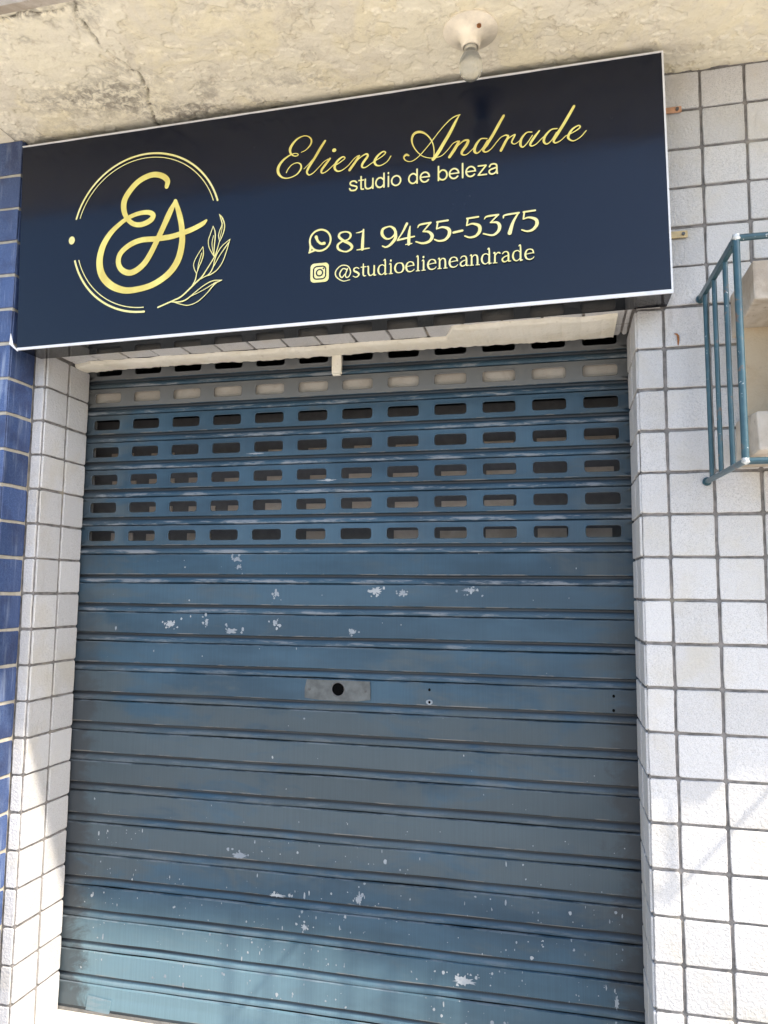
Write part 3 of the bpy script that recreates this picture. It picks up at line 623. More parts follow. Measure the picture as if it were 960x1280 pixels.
LET = {'emblem_strokes': [[[-12.568,3.942,0.1195],[-12.549,4.108,0.1495],[-12.713,4.262,0.1561],[-13.012,4.328,0.1569],[-13.382,4.209,0.1578],[-13.656,3.966,0.1644],[-13.817,3.703,0.1707],[-13.827,3.44,0.1582],[-13.723,3.195,0.1335],[-13.529,3.016,0.1329],[-13.278,2.972,0.1443],[-13.021,3.06,0.1557],[-12.945,3.197,0.1437],[-13.103,3.29,0.1321],[-13.413,3.283,0.1208],[-13.723,3.183,0.1213],[-14.0,3.008,0.1339],[-14.245,2.782,0.1587],[-14.442,2.451,0.1834],[-14.516,2.05,0.1953],[-14.425,1.675,0.2067],[-14.16,1.379,0.2055],[-13.777,1.202,0.1799],[-13.404,1.181,0.1668],[-12.914,1.27,0.1655],[-12.465,1.515,0.1763],[-12.19,1.858,0.1875],[-12.076,2.302,0.176],[-12.088,2.731,0.1588],[-12.166,3.111,0.1535],[-12.299,3.517,0.1068]],[[-12.299,3.517,0.0831],[-12.455,3.212,0.1663],[-12.627,2.845,0.1604],[-12.829,2.435,0.1546],[-13.003,2.108,0.1607],[-13.18,1.866,0.1669],[-13.422,1.699,0.1674],[-13.638,1.667,0.162],[-13.849,1.784,0.1567],[-13.944,1.996,0.1511],[-13.878,2.239,0.1512],[-13.603,2.443,0.1506],[-13.264,2.537,0.1499],[-12.832,2.527,0.1488],[-12.404,2.541,0.1477],[-12.043,2.612,0.1468],[-11.744,2.695,0.1403],[-11.496,2.799,0.1282],[-11.391,2.879,0.0698]]], 'leaf_strokes': [[[-12.725,0.642,0.0413],[-12.368,0.763,0.0411],[-12.08,0.868,0.0409],[-11.874,1.023,0.0434],[-11.669,1.203,0.0458],[-11.49,1.348,0.0406],[-11.339,1.556,0.0304],[-11.176,1.8,0.0304],[-11.109,1.917,0.0304],[-11.053,2.085,0.0253],[-10.993,2.301,0.0203]],[[-11.023,3.012,0.0153],[-10.929,2.89,0.0356],[-10.868,2.709,0.0304],[-10.882,2.537,0.0304],[-10.943,2.37,0.0253],[-10.998,2.265,0.0203]],[[-11.023,3.012,0.0153],[-10.967,2.857,0.0305],[-10.938,2.717,0.0254],[-10.995,2.574,0.0254],[-11.027,2.429,0.0254],[-10.998,2.277,0.0203]],[[-10.926,2.765,0.0178],[-10.943,2.568,0.0177],[-10.989,2.35,0.0177]],[[-11.19,2.706,0.0153],[-11.258,2.502,0.0255],[-11.314,2.334,0.0229],[-11.296,2.158,0.0229],[-11.22,2.002,0.0228],[-11.139,1.876,0.0253]],[[-11.19,2.706,0.0153],[-11.129,2.538,0.0305],[-11.125,2.364,0.0305],[-11.141,2.168,0.0304],[-11.147,2.02,0.0254],[-11.139,1.883,0.0228]],[[-11.173,2.444,0.0203],[-11.209,2.224,0.0203],[-11.161,1.947,0.0177]],[[-11.464,2.175,0.0153],[-11.61,1.966,0.023],[-11.715,1.752,0.023],[-11.7,1.602,0.023],[-11.629,1.459,0.0229]],[[-11.464,2.175,0.0179],[-11.448,1.975,0.028],[-11.488,1.805,0.028],[-11.563,1.639,0.0255],[-11.624,1.471,0.0229]],[[-11.493,2.004,0.023],[-11.573,1.739,0.0229],[-11.6,1.568,0.0178]],[[-11.624,1.471,0.028],[-11.658,1.301,0.0306],[-11.733,1.16,0.0306]],[[-10.704,2.297,0.0176],[-10.912,2.145,0.0227],[-11.05,1.961,0.0253],[-11.123,1.771,0.0278],[-11.153,1.613,0.0303],[-11.232,1.46,0.0304],[-11.334,1.371,0.0228]],[[-10.704,2.297,0.0227],[-10.793,1.985,0.0252],[-10.902,1.7,0.0252],[-11.052,1.505,0.0252],[-11.231,1.399,0.0303],[-11.36,1.368,0.0253],[-11.515,1.301,0.0229]],[[-10.746,2.202,0.0328],[-10.984,1.881,0.0227],[-11.133,1.624,0.0228]],[[-10.904,1.222,0.0201],[-11.175,1.221,0.0278],[-11.432,1.109,0.0253],[-11.688,0.934,0.0254],[-11.894,0.79,0.0357],[-12.077,0.739,0.0358],[-12.315,0.751,0.0257]],[[-10.904,1.222,0.0201],[-11.095,1.141,0.0353],[-11.322,0.903,0.0227],[-11.577,0.703,0.0228],[-11.837,0.626,0.0229],[-12.048,0.667,0.023],[-12.289,0.756,0.0231]],[[-11.07,1.18,0.0252],[-11.429,0.998,0.0202],[-11.791,0.856,0.0204]]], 'name_strokes': [[[-8.78,4.41,0.0216],[-8.655,4.458,0.0287],[-8.53,4.585,0.0465],[-8.514,4.715,0.0466],[-8.605,4.816,0.0323],[-8.749,4.836,0.0324],[-8.929,4.756,0.0541],[-9.072,4.574,0.0795],[-9.07,4.43,0.0614],[-8.978,4.339,0.0324],[-8.88,4.334,0.0288],[-8.87,4.375,0.0252],[-8.96,4.402,0.0252],[-9.105,4.363,0.0397],[-9.285,4.246,0.0652],[-9.399,4.078,0.0834],[-9.39,3.918,0.076],[-9.278,3.797,0.0469],[-9.114,3.763,0.0324],[-8.909,3.824,0.0359],[-8.788,3.958,0.0502],[-8.786,4.075,0.043],[-8.877,4.141,0.0287],[-9.022,4.112,0.0252],[-9.129,4.008,0.0288],[-9.178,3.914,0.0288]],[[-8.702,3.955,0.0215],[-8.596,4.048,0.0214],[-8.472,4.178,0.0214]],[[-8.145,4.629,0.064],[-8.272,4.443,0.0748],[-8.419,4.207,0.0749],[-8.559,4.001,0.0714],[-8.619,3.866,0.0607],[-8.564,3.778,0.0392],[-8.443,3.823,0.0285],[-8.291,3.96,0.0249],[-8.168,4.075,0.0248],[-8.055,4.135,0.0319]],[[-8.006,4.143,0.0566],[-8.132,3.989,0.0708],[-8.23,3.86,0.0638],[-8.208,3.78,0.039],[-8.095,3.815,0.0283],[-7.954,3.925,0.0247],[-7.832,4.032,0.0247]],[[-7.884,3.933,0.0282],[-7.709,4.027,0.0281],[-7.615,4.1,0.0386],[-7.675,4.143,0.0422],[-7.815,4.048,0.0634],[-7.884,3.902,0.0705],[-7.83,3.796,0.0492],[-7.707,3.785,0.0316],[-7.533,3.889,0.0245],[-7.394,4.036,0.0245],[-7.284,4.12,0.0279]],[[-7.242,4.115,0.0558],[-7.342,3.963,0.0698],[-7.49,3.772,0.0769]],[[-7.411,3.874,0.021],[-7.221,4.06,0.0279],[-7.065,4.138,0.0487],[-7.02,4.076,0.0625],[-7.144,3.91,0.0695],[-7.164,3.815,0.0521],[-7.081,3.79,0.0312],[-6.926,3.875,0.0242],[-6.789,3.959,0.0242]],[[-6.84,3.924,0.0277],[-6.652,4.021,0.0276],[-6.56,4.107,0.0379],[-6.629,4.144,0.0414],[-6.772,4.04,0.0622],[-6.84,3.91,0.0692],[-6.789,3.809,0.0483],[-6.669,3.794,0.031],[-6.515,3.875,0.0275],[-6.424,4.002,0.0309]],[[-5.971,3.956,0.0409],[-6.036,3.985,0.0665],[-6.092,3.927,0.0435],[-6.054,3.845,0.0307],[-5.953,3.798,0.0255],[-5.835,3.822,0.0254],[-5.677,3.938,0.0254],[-5.439,4.196,0.0253],[-5.19,4.497,0.0253],[-4.966,4.718,0.0277],[-4.818,4.807,0.0352],[-4.695,4.833,0.0301]],[[-4.71,4.83,0.0251],[-4.814,4.65,0.0703],[-4.943,4.406,0.0905],[-5.092,4.165,0.0956],[-5.241,3.928,0.1007],[-5.36,3.782,0.0908]],[[-5.35,3.799,0.0227],[-5.335,3.971,0.0252],[-5.359,4.154,0.0303],[-5.426,4.312,0.0355],[-5.538,4.449,0.0457],[-5.676,4.527,0.0663],[-5.814,4.513,0.0716],[-5.885,4.405,0.0614],[-5.877,4.249,0.0409],[-5.789,4.069,0.0306],[-5.639,3.908,0.0254],[-5.464,3.829,0.0227],[-5.291,3.817,0.0227],[-5.142,3.849,0.0226],[-4.994,3.978,0.0226],[-4.87,4.12,0.025],[-4.759,4.164,0.035]],[[-4.723,4.151,0.065],[-4.822,3.981,0.085],[-4.958,3.786,0.0801]],[[-4.896,3.888,0.02],[-4.748,4.047,0.025],[-4.601,4.155,0.0449],[-4.498,4.141,0.0697],[-4.548,4.021,0.0846],[-4.651,3.877,0.0747],[-4.632,3.803,0.0473],[-4.53,3.802,0.0273],[-4.383,3.923,0.0248],[-4.322,3.991,0.0248]],[[-4.043,4.136,0.0296],[-4.188,4.145,0.0396],[-4.305,4.014,0.0693],[-4.347,3.867,0.0743],[-4.282,3.796,0.0445],[-4.166,3.889,0.0271],[-4.032,4.091,0.0247]],[[-3.639,4.655,0.0688],[-3.761,4.448,0.0803],[-3.903,4.202,0.0804],[-4.045,3.985,0.0805],[-4.135,3.859,0.0662],[-4.069,3.797,0.0402],[-3.948,3.858,0.0287],[-3.821,4.003,0.0258],[-3.708,4.12,0.0257],[-3.591,4.163,0.0314]],[[-3.583,4.159,0.0428],[-3.536,4.117,0.057],[-3.612,3.975,0.0713],[-3.711,3.788,0.0713]],[[-3.612,3.975,0.0228],[-3.514,4.079,0.0256],[-3.431,4.126,0.0313],[-3.375,4.139,0.0398],[-3.423,4.043,0.0455],[-3.454,3.959,0.0398],[-3.392,3.907,0.0284],[-3.295,3.953,0.0227],[-3.211,4.044,0.0226]],[[-2.977,4.152,0.031],[-3.1,4.154,0.0396],[-3.219,4.024,0.0623],[-3.249,3.874,0.0651],[-3.195,3.805,0.0396],[-3.098,3.883,0.0282],[-2.964,4.069,0.0254]],[[-2.805,4.158,0.0422],[-2.932,4.0,0.0647],[-3.016,3.866,0.0592],[-2.989,3.804,0.0394],[-2.885,3.837,0.0281],[-2.761,3.948,0.0252],[-2.638,4.053,0.0252]],[[-2.393,4.159,0.0307],[-2.528,4.149,0.0391],[-2.66,4.021,0.0616],[-2.703,3.882,0.0644],[-2.636,3.807,0.0391],[-2.527,3.879,0.0279],[-2.408,4.065,0.0251]],[[-1.993,4.658,0.0667],[-2.115,4.45,0.0778],[-2.252,4.226,0.0779],[-2.39,4.014,0.078],[-2.473,3.872,0.0641],[-2.434,3.809,0.039],[-2.318,3.848,0.0278],[-2.195,3.95,0.025]],[[-2.187,3.949,0.025],[-1.98,4.036,0.0276],[-1.867,4.115,0.0386],[-1.906,4.163,0.0332],[-2.046,4.088,0.0554],[-2.139,3.928,0.0665],[-2.098,3.836,0.0443],[-1.998,3.805,0.0276],[-1.85,3.883,0.0275],[-1.728,4.015,0.0275]]], 'number_strokes': [[[-7.589,2.175,0.0381],[-7.721,2.151,0.0521],[-7.748,2.057,0.066],[-7.622,1.94,0.0658],[-7.466,1.848,0.0724],[-7.413,1.754,0.0654],[-7.499,1.673,0.0483],[-7.62,1.667,0.038],[-7.76,1.74,0.0555],[-7.781,1.852,0.059],[-7.674,1.928,0.0416],[-7.518,1.967,0.0415],[-7.45,2.047,0.0553],[-7.475,2.132,0.0484],[-7.589,2.175,0.0381]],[[-7.117,2.181,0.0412],[-7.136,1.918,0.0755],[-7.145,1.679,0.0754]],[[-7.116,2.157,0.0343],[-7.209,2.125,0.0344],[-7.305,2.114,0.0172]],[[-7.282,1.675,0.0275],[-7.138,1.682,0.0377],[-6.967,1.689,0.0273]],[[-6.487,2.19,0.0374],[-6.622,2.139,0.0647],[-6.638,2.004,0.0748],[-6.543,1.892,0.0509],[-6.425,1.89,0.0372],[-6.314,1.988,0.0507],[-6.325,2.101,0.0677],[-6.402,2.174,0.0509],[-6.487,2.19,0.0374]],[[-6.301,2.044,0.071],[-6.307,1.875,0.0811],[-6.425,1.73,0.0643],[-6.543,1.674,0.044],[-6.634,1.71,0.0305]],[[-6.016,2.218,0.0673],[-6.13,2.002,0.0438],[-6.24,1.844,0.0304]],[[-6.247,1.821,0.0472],[-6.056,1.846,0.0471],[-5.83,1.873,0.0368]],[[-5.936,2.142,0.0269],[-5.963,1.934,0.0739],[-5.97,1.691,0.0738]],[[-6.046,1.689,0.0269],[-5.89,1.7,0.0268]],[[-5.747,2.088,0.0234],[-5.684,2.155,0.0468],[-5.42,2.178,0.0466]],[[-5.433,2.169,0.0433],[-5.608,1.978,0.0334]],[[-5.615,1.972,0.03],[-5.476,1.951,0.0566],[-5.388,1.841,0.083],[-5.454,1.714,0.0697],[-5.625,1.677,0.05],[-5.79,1.734,0.0334]],[[-5.269,2.175,0.0465],[-5.001,2.19,0.0463]],[[-5.249,2.18,0.0431],[-5.276,2.004,0.0398]],[[-5.276,2.004,0.0298],[-5.132,2.033,0.0463],[-4.985,1.967,0.0791],[-4.97,1.832,0.0823],[-5.068,1.715,0.0626],[-5.214,1.693,0.0463],[-5.329,1.741,0.0365]],[[-4.866,1.868,0.0559],[-4.652,1.895,0.0557]],[[-4.541,2.183,0.0459],[-4.265,2.197,0.0456]],[[-4.515,2.184,0.0426],[-4.545,2.011,0.0393]],[[-4.545,2.011,0.0294],[-4.404,2.039,0.0457],[-4.251,1.973,0.0781],[-4.236,1.838,0.0812],[-4.326,1.732,0.0618],[-4.47,1.704,0.0456],[-4.592,1.753,0.036]],[[-4.122,2.125,0.0227],[-4.058,2.181,0.0454],[-3.788,2.197,0.0452]],[[-3.804,2.186,0.042],[-3.973,2.023,0.0324]],[[-3.98,2.02,0.0291],[-3.831,2.011,0.0549],[-3.762,1.921,0.0805],[-3.792,1.792,0.0708],[-3.929,1.704,0.0484],[-4.147,1.763,0.0357]],[[-3.672,2.099,0.0258],[-3.631,2.167,0.0451],[-3.302,2.19,0.0448]],[[-3.321,2.179,0.0384],[-3.445,1.969,0.0673],[-3.526,1.715,0.0993]],[[-3.196,2.195,0.0447],[-2.926,2.207,0.0445]],[[-3.177,2.196,0.0415],[-3.201,2.025,0.0383]],[[-3.201,2.025,0.0287],[-3.064,2.049,0.0445],[-2.91,1.977,0.0761],[-2.894,1.851,0.0792],[-2.991,1.741,0.0602],[-3.115,1.715,0.0445],[-3.241,1.761,0.035]]], 'at_strokes': [[[-7.459,0.929,0.0171],[-7.642,0.911,0.0241],[-7.816,1.039,0.0311],[-7.824,1.188,0.0311],[-7.686,1.309,0.0276],[-7.52,1.283,0.0275],[-7.447,1.153,0.0309],[-7.47,1.039,0.0275],[-7.539,0.991,0.0275],[-7.577,1.056,0.0275],[-7.527,1.215,0.0344]],[[-7.54,1.196,0.0275],[-7.644,1.226,0.031],[-7.726,1.1,0.0379],[-7.67,1.002,0.031],[-7.574,1.097,0.0275]]], 'handset_strokes': [[[-8.352,2.119,0.0843],[-8.309,2.01,0.0596],[-8.223,1.931,0.063],[-8.139,1.93,0.0839]]]}
class Ink:
    """flat print on the sign: ribbons with varying width, each stroke a hair above the last"""
    def __init__(s): s.v = []; s.f = []; s.lift = 0
    def add(s, v, f): n = len(s.v); s.v += v; s.f += [tuple(i+n for i in q) for q in f]
    def stroke(s, pts, k=7):
        P = [np.array(p, float) for p in pts]; out = []
        if len(P) == 2: out = [P[0]+(P[1]-P[0])*t for t in np.linspace(0, 1, 4)]
        else:
            E_ = [2*P[0]-P[1]]+P+[2*P[-1]-P[-2]]
            if np.allclose(P[0][:2], P[-1][:2]): E_[0] = P[-2]; E_[-1] = P[1]
            for i in range(1, len(E_)-2):
                a, b_, c_, d_ = E_[i-1:i+3]
                for t in np.arange(k)/k: out.append(.5*(2*b_+(c_-a)*t+(2*a-5*b_+4*c_-d_)*t*t+(3*b_-a-3*c_+d_)*t**3))
            out.append(P[-1])
        n = len(out); v = []; f = []; s.lift += .0006
        for i, p in enumerate(out):
            d = out[min(i+1, n-1)]-out[max(i-1, 0)]; d = d[:2]/(np.hypot(*d[:2])+1e-9); w = max(p[2], .004)/2; y = YS-.004-s.lift-.0012*i/n
            v += [(p[0]-d[1]*w, y, p[1]+d[0]*w), (p[0]+d[1]*w, y, p[1]-d[0]*w)]
        for i in range(n-1): f.append((2*i, 2*i+1, 2*i+3, 2*i+2))
        for p, d0, (ia, ib), sg_ in ((out[0], out[0]-out[1], (0, 1), 1), (out[-1], out[-1]-out[-2], (2*n-2, 2*n-1), -1)):
            d = d0[:2]/(np.hypot(*d0[:2])+1e-9); w = max(p[2], .004)/2; a0 = math.atan2(d[1], d[0]); m = len(v); y = v[ia][1]
            fan = [(p[0]+w*math.cos(a0+t), y, p[1]+w*math.sin(a0+t)) for t in (-.9, -.3, .3, .9)]
            v += fan; f.append((ia, ib, m+3, m+2, m+1, m) if sg_ > 0 else (ib, ia, m+3, m+2, m+1, m))
        s.add(v, f)
    def disc(s, x, z, rx, rz=None, n=28):
        s.lift += .0006; rz = rz or rx
        s.add([(x+rx*math.cos(2*math.pi*i/n), YS-.004-s.lift, z+rz*math.sin(2*math.pi*i/n)) for i in range(n)], [tuple(range(n))])
    def arc(s, cx, cz, r, a0, a1, w, k=60): s.stroke([(cx+r*math.cos(math.radians(a)), cz+r*math.sin(math.radians(a)), w) for a in np.linspace(a0, a1, k)], 2)
    def build(s, name, mat, parent=sg):
        b = MB(); b.v = s.v; b.f = s.f; o = b.build(name, M[mat], parent, recalc=False)
        bm = bmesh.new(); bm.from_mesh(o.data)
        for q in bm.faces:
            if q.normal.y > 0: q.normal_flip()
        bm.to_mesh(o.data); bm.free(); return o
def rrect(x0, x1, z0, z1, r, m=6):
    return [(cx+r*math.cos(math.radians(a0+90*q/(m-1))), cz+r*math.sin(math.radians(a0+90*q/(m-1)))) for cx, cz, a0 in ((x1-r, z1-r, 0), (x0+r, z1-r, 90), (x0+r, z0+r, 180), (x1-r, z0+r, 270)) for q in range(m)]
k = Ink(); [k.stroke(s) for s in LET['emblem_strokes']]; em = k.build('monogram', 'gold')
k = Ink(); cx, cz = -13.173, 2.750
k.arc(cx, cz, 2.190, 17.2, 164.4, .052); k.arc(cx, cz, 2.080, 18.5, 163.4, .024); k.arc(cx, cz, 2.190, 196.0, 271.2, .056); k.arc(cx, cz, 2.070, 196.7, 270.7, .026); k.disc(-15.40, 2.742, .095, .115)
k.build('emblem_ring', 'pale_gold')
k = Ink(); [k.stroke(s) for s in LET['leaf_strokes']]; k.build('leaf_sprig', 'pale_gold')
k = Ink(); [k.stroke([(a, c, w*.9) for a, c, w in s]) for s in LET['name_strokes']]; k.disc(-7.895, 4.341, .055, .05); k.build('name_lettering', 'gold')
k = Ink(); [k.stroke(s) for s in LET['number_strokes'][:4]]; k.build('area_code', 'pale_gold')
k = Ink(); [k.stroke(s) for s in LET['number_strokes'][4:]]; k.build('phone_number', 'pale_gold')
k = Ink(); wx, wz, wr_ = -8.245, 2.022, .274
k.arc(wx, wz, wr_, -150, 192, .05, 50); k.stroke([(wx+wr_*math.cos(math.radians(210)), wz+wr_*math.sin(math.radians(210)), .05), (-8.515, 1.745, .05), (-8.535, 1.725, .04)]); k.stroke([(-8.535, 1.725, .04), (-8.40, 1.77, .05), (wx+wr_*math.cos(math.radians(238)), wz+wr_*math.sin(math.radians(238)), .05)])
k.stroke([(wx+wr_*math.cos(math.radians(192)), wz+wr_*math.sin(math.radians(192)), .05), (-8.50, 1.87, .05), (-8.525, 1.735, .04)])
[k.stroke(s) for s in LET['handset_strokes']]; k.build('telephone_icon', 'pale_gold')
k = Ink(); k.lift += .0006; k.add([(x, YS-.0046, z) for x, z in rrect(-8.495, -8.010, .933, 1.427, .10)], [tuple(range(24))]); ic = k.build('camera_icon', 'pale_gold')
k = Ink(); k.lift = .002; rp = rrect(-8.413, -8.093, 1.017, 1.343, .09); k.stroke([(x, z, .034) for x, z in rp]+[(rp[0][0], rp[0][1], .034)], 2); k.arc(-8.253, 1.178, .082, 0, 360, .034, 30); k.disc(-8.152, 1.282, .022)
k.build('icon_lines', 'sign', ic)
GL = {'s': (.8, [[(.62,.85,.08),(.4,.98,.10),(.16,.86,.14),(.2,.64,.17),(.45,.48,.19),(.62,.28,.17),(.5,.06,.12),(.3,.01,.10),(.08,.14,.08)]]),
 't': (.55, [[(.22,1.3,.07),(.22,.9,.16),(.22,.25,.16),(.3,.05,.12),(.46,.06,.07)],[(.02,.95,.10),(.45,.97,.10)]]),
 'u': (.95, [[(.02,.96,.08),(.14,.94,.13),(.14,.35,.16),(.25,.06,.13),(.45,.05,.10),(.66,.25,.08)],[(.68,.98,.15),(.68,.1,.16),(.72,.02,.13),(.85,.03,.07)]]),
 'd': (1.05, [[(.7,.8,.08),(.5,.98,.09),(.22,.88,.13),(.1,.5,.17),(.2,.12,.14),(.45,.0,.09),(.7,.2,.08)],[(.6,1.40,.07),(.74,1.42,.13),(.74,.1,.16),(.8,.02,.12),(.92,.03,.07)]]),
 'i': (.5, [[(.06,.95,.07),(.2,.97,.13),(.2,.04,.16)],[(.04,.0,.08),(.36,.0,.08)],[(.2,1.28,.17),(.2,1.34,.17)]]),
 'o': (1.0, [[(.47,.99,.09),(.2,.88,.14),(.08,.5,.18),(.2,.12,.14),(.47,.01,.09),(.74,.12,.14),(.86,.5,.18),(.74,.88,.14),(.47,.99,.09)]]),
 'e': (.95, [[(.12,.52,.07),(.45,.58,.08),(.78,.62,.08)],[(.78,.6,.13),(.7,.88,.13),(.45,.99,.09),(.2,.86,.14),(.09,.48,.18),(.2,.12,.15),(.45,.0,.11),(.7,.08,.08),(.82,.22,.06)]]),
 'l': (.5, [[(.06,1.4,.07),(.2,1.42,.13),(.2,.04,.16)],[(.04,0,.08),(.36,0,.08)]]),
 'n': (.95, [[(.04,.95,.07),(.17,.97,.13),(.17,.03,.16)],[(.02,0,.08),(.32,0,.08)],[(.17,.7,.08),(.4,.97,.10),(.62,.9,.14),(.68,.6,.16),(.68,.03,.16)],[(.54,0,.08),(.84,0,.08)]]),
 'a': (.9, [[(.12,.8,.08),(.25,.96,.10),(.5,.97,.11),(.62,.75,.15),(.62,.15,.16),(.68,.03,.11),(.82,.05,.07)],[(.62,.6,.08),(.3,.5,.10),(.1,.28,.15),(.2,.04,.13),(.42,.04,.09),(.62,.22,.08)]]),
 'r': (.7, [[(.04,.95,.07),(.17,.97,.13),(.17,.03,.16)],[(.02,0,.08),(.34,0,.08)],[(.17,.65,.08),(.35,.92,.10),(.5,.98,.13),(.6,.9,.13)]])}
k = Ink(); [k.stroke(s) for s in LET['at_strokes']]
word = 'studioelieneandrade'; tot = sum(GL[c][0] for c in word); ux = (7.40-2.93)/tot; ex = -7.40
for c in word:
    adv, st = GL[c]; zb_ = .977+.045*(ex+7.41)/4.48
    for s in st: k.stroke([(ex+x*ux, zb_+z*.252, w*.262) for x, z, w in s], 5)
    ex += adv*ux
k.build('account_lettering', 'pale_gold')
w_ = .165; O_ = lambda cx, rx, a0, a1, n=14: [(cx+rx*math.cos(math.radians(a)), .5+.5*math.sin(math.radians(a)), w_) for a in np.linspace(a0, a1, n)]
SANS = {'s': (.98, [[(.80,.80,w_),(.66,.95,w_),(.45,1.0,w_),(.22,.93,w_),(.15,.75,w_),(.28,.58,w_),(.55,.48,w_),(.78,.38,w_),(.83,.22,w_),(.70,.05,w_),(.45,.0,w_),(.20,.06,w_),(.10,.24,w_)]]),
 't': (.55, [[(.27,1.36,w_),(.27,.9,w_),(.27,.25,w_),(.31,.06,w_),(.50,.02,w_)],[(.04,.98,.14),(.5,.98,.14)]]),
 'u': (1.10, [[(.14,1.03,w_),(.14,.6,w_),(.15,.25,w_),(.28,.04,w_),(.52,.01,w_),(.78,.12,w_),(.88,.35,w_)],[(.9,1.03,w_),(.9,-.02,w_)]]),
 'd': (1.12, [O_(.50,.40,35,325,18),[(.90,1.42,w_),(.90,-.02,w_)]]),
 'i': (.45, [[(.22,1.03,w_),(.22,-.02,w_)],[(.22,1.33,w_),(.22,1.41,w_)]]),
 'o': (1.12, [O_(.53,.44,90,450,24)]),
 'e': (1.12, [[(.12,.52,.14),(.95,.52,.14)],O_(.53,.43,2,322,20)]),
 'b': (1.12, [O_(.58,.40,-145,145,18),[(.17,1.42,w_),(.17,-.02,w_)]]),
 'l': (.45, [[(.22,1.42,w_),(.22,-.02,w_)]]),
 'z': (1.0, [[(.12,.96,.15),(.84,.96,.15)],[(.84,.94,w_),(.12,.04,w_)],[(.10,.03,.15),(.88,.03,.15)]]),
 'a': (1.10, [[(.16,.76,w_),(.27,.94,w_),(.5,1.0,w_),(.75,.93,w_),(.83,.72,w_),(.83,.25,w_),(.87,.0,w_)],[(.82,.60,w_),(.5,.53,w_),(.22,.43,w_),(.12,.25,w_),(.22,.05,w_),(.45,-.01,w_),(.70,.10,w_),(.82,.32,w_)]]), ' ': (.55, [])}
k = Ink(); word = 'studio de beleza'; tot = sum(SANS[c][0] for c in word); ux = 3.765/tot; ex = -7.51
for c in word:
    adv, st = SANS[c]
    for q in st: k.stroke([(ex+x*ux, 3.226+z*.248, w*.25) for x, z, w in q], 4)
    ex += adv*ux
k.build('subtitle_lettering', 'pale_gold')
for o in sg.children_recursive:                        # lean the board out at the top
    for q in o.data.vertices:
        if q.co.y < .5*T: q.co.y -= LEAN*q.co.z

# ------------------------------------------------------------------ ceiling lamp
cl = thing('ceiling_lamp', (-4.28, -2.47, 5.98), 'bare bulb in a stained cream porcelain holder on the canopy underside', 'lamp')
lx, ly, lz_ = -4.28, -2.47, 5.96
b = MB(); b.lathe([(.0,.06),(.60,.06),(.625,.0),(.62,-.03),(.57,-.055),(.44,-.085),(.34,-.12),(.275,-.17),(.24,-.24),(.22,-.32),(.215,-.40),(.20,-.43),(.17,-.43),(.16,-.38),(.15,-.3)] and [(r, lz_+z) for r, z in [(.0,.06),(.60,.06),(.625,.0),(.62,-.03),(.57,-.055),(.44,-.085),(.34,-.12),(.275,-.17),(.24,-.24),(.22,-.32),(.215,-.40),(.20,-.43),(.17,-.43),(.16,-.38),(.15,-.3)]], lx, ly, 48)
b.build('holder', M['porcelain'], cl, smooth=True, auto=40)
b = MB(); b.lathe([(.148, lz_-.3), (.148, lz_-.52), (.155, lz_-.54)], lx, ly, 32); b.build('bulb_cap', M['bulb_cap'], cl, smooth=True)
pr = [(.145,-.50),(.16,-.56),(.20,-.64),(.245,-.74),(.268,-.85),(.262,-.96),(.225,-1.07),(.16,-1.15),(.08,-1.195),(.0,-1.205)]
b = MB(); b.lathe([(r, lz_+z) for r, z in pr], lx, ly, 40); b.build('bulb', M['bulb'], cl, smooth=True)
b = MB(); b.tube([(lx+.22, ly-.28, lz_-.12), (lx+.22, ly-.28, lz_-.16)], .05, 10); b.build('screw', M['rust'], cl)

# ------------------------------------------------------------------ air-conditioner niche and cage on the right
ni = thing('air_conditioner_niche', (4.3, -1, -3.9), 'weathered concrete hood and sill framing a beige panel on the right wall', 'niche')
b = MB(); b.hexa([(1.48,-2.15,-.74),(7.2,-2.15,-.74),(7.2,-.03,-.86),(1.48,-.03,-.86),(1.48,-2.12,.10),(7.2,-2.12,.10),(7.2,-.03,.16),(1.48,-.03,.16)]); b.build('hood', M['cement'], ni, bevel=.05)
b = MB(); b.hexa([(1.48,-2.02,-3.86),(7.2,-2.02,-3.86),(7.2,-.03,-3.9),(1.48,-.03,-3.9),(1.48,-1.9,-3.02),(7.2,-1.9,-3.02),(7.2,-.03,-2.84),(1.48,-.03,-2.84)]); b.build('sill', M['cement'], ni, bevel=.06)
b = MB(); b.box(1.62, 7.1, -.62, -.03, -2.86, -.82); b.build('panel', M['panel'], ni, bevel=.01)
ac = thing('air_conditioner', (5, -2, -3.0), 'beige air conditioner casing inside the teal cage, mostly beyond the right edge', 'air conditioner')
b = MB(); b.box(2.7, 7.15, -3.15, -.64, -2.98, -.95); b.box(2.75, 7.1, -3.1, -2.2, -3.85, -3.04); b.build('casing', M['ac'], ac, bevel=.06)
b = MB(); [b.box(2.9, 6.95, -3.17, -3.152, -1.2-.14*i, -1.13-.14*i) for i in range(11)]; b.build('grille', M['steel_grey'], ac)
cg = thing('metal_cage', (4.2, -1.8, -4.3), 'teal blue metal bar cage round the air conditioner on the right wall', 'cage')
X0, X1, D = .83, 7.68, -3.68; rb = .052
def zt(y): return .17+.06*y/1.0*1.2
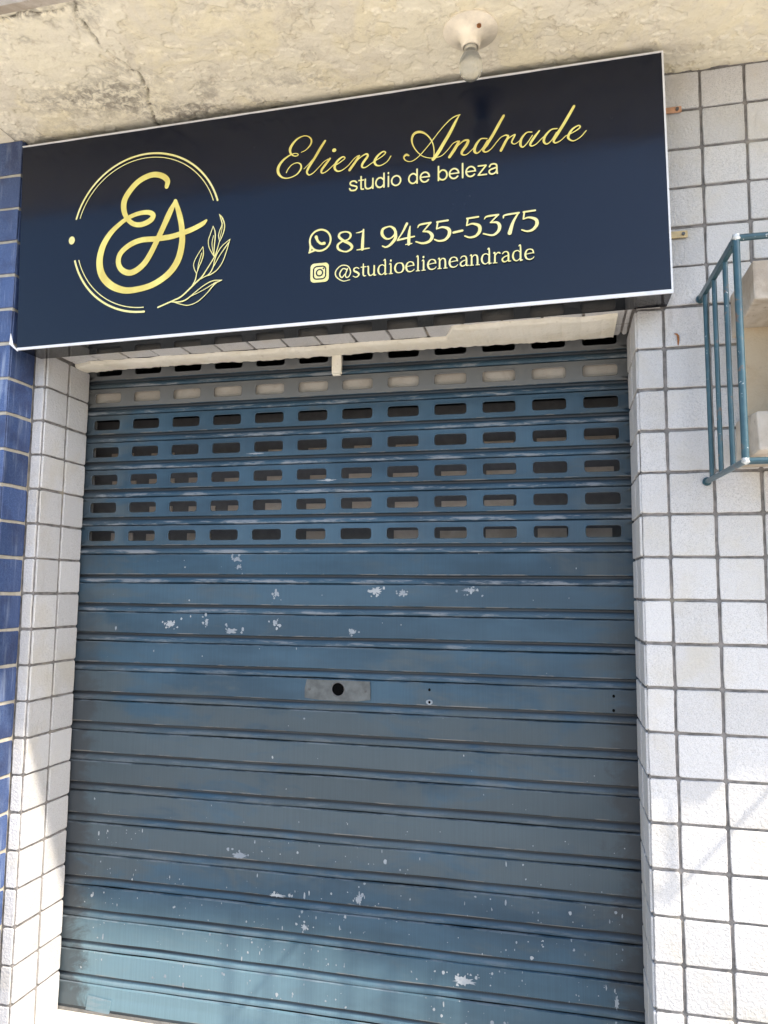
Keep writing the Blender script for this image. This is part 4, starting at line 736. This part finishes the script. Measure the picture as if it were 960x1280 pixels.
def zbm(y): return -4.20+.04*y
for X in (X0, X1):
    b = MB(); b.hexa([(X-.05,D,zt(D)-.10),(X+.05,D,zt(D)-.10),(X+.05,-.02,zt(0)-.10),(X-.05,-.02,zt(0)-.10),(X-.05,D,zt(D)+.05),(X+.05,D,zt(D)+.05),(X+.05,-.02,zt(0)+.05),(X-.05,-.02,zt(0)+.05)]); b.build('top_rail', M['cage'], cg, bevel=.015)
    b = MB(); b.tube([(X,-.02,zbm(0)), (X, D, zbm(D))], .06); b.build('bottom_rail', M['cage'], cg, smooth=True, auto=50)
    for y in (-.62, -1.6, -2.68, D):
        b = MB(); b.tube([(X+random.uniform(-.01,.01), y, zt(y)-.03), (X+.005, y, zbm(y)+.02)], .068 if y == D else rb); b.build('bar', M['cage'], cg, smooth=True, auto=50)
    for zz in (zt(0)-.03, zbm(0)):
        b = MB(); b.tube([(X, -.06, zz), (X, .0, zz)], .10, 12); b.build('wall_anchor', M['cage'], cg)
for zz, r in ((zt(D)+.0, .065), (zbm(D), .065)):
    b = MB(); b.tube([(X0, D, zz), (X1, D, zz)], r); b.build('front_rail', M['cage'], cg, smooth=True, auto=50)
for X, zz in ((X0, zbm(D)), (X1, zbm(D)), (X0, zt(D)), (X1, zt(D))):
    b = MB(); b.tube([(X-.03, D-.02, zz-.05), (X, D-.03, zz), (X+.04, D, zz+.06)], [.05, .085, .04], 8); b.build('weld', M['weld'], cg, smooth=True)
for i in range(1, 6):
    x = X0+(X1-X0)*i/6; b = MB(); b.tube([(x, D, zt(D)), (x, D, zbm(D))], rb); b.build('bar', M['cage'], cg, smooth=True, auto=50)

# ------------------------------------------------------------------ rusty hook on the wall
hk = thing('rusty_hook', (.28, -.03, -.85), 'small bent rusty nail sticking out of a white tile beside the sign', 'nail')
b = MB(); b.tube([(.31,-.015,-.93), (.315,-.05,-.80), (.31,-.06,-.72), (.28,-.065,-.675), (.23,-.06,-.66)], [.016,.026,.026,.022,.012], 8); b.build('shank', M['rust'], hk, smooth=True)
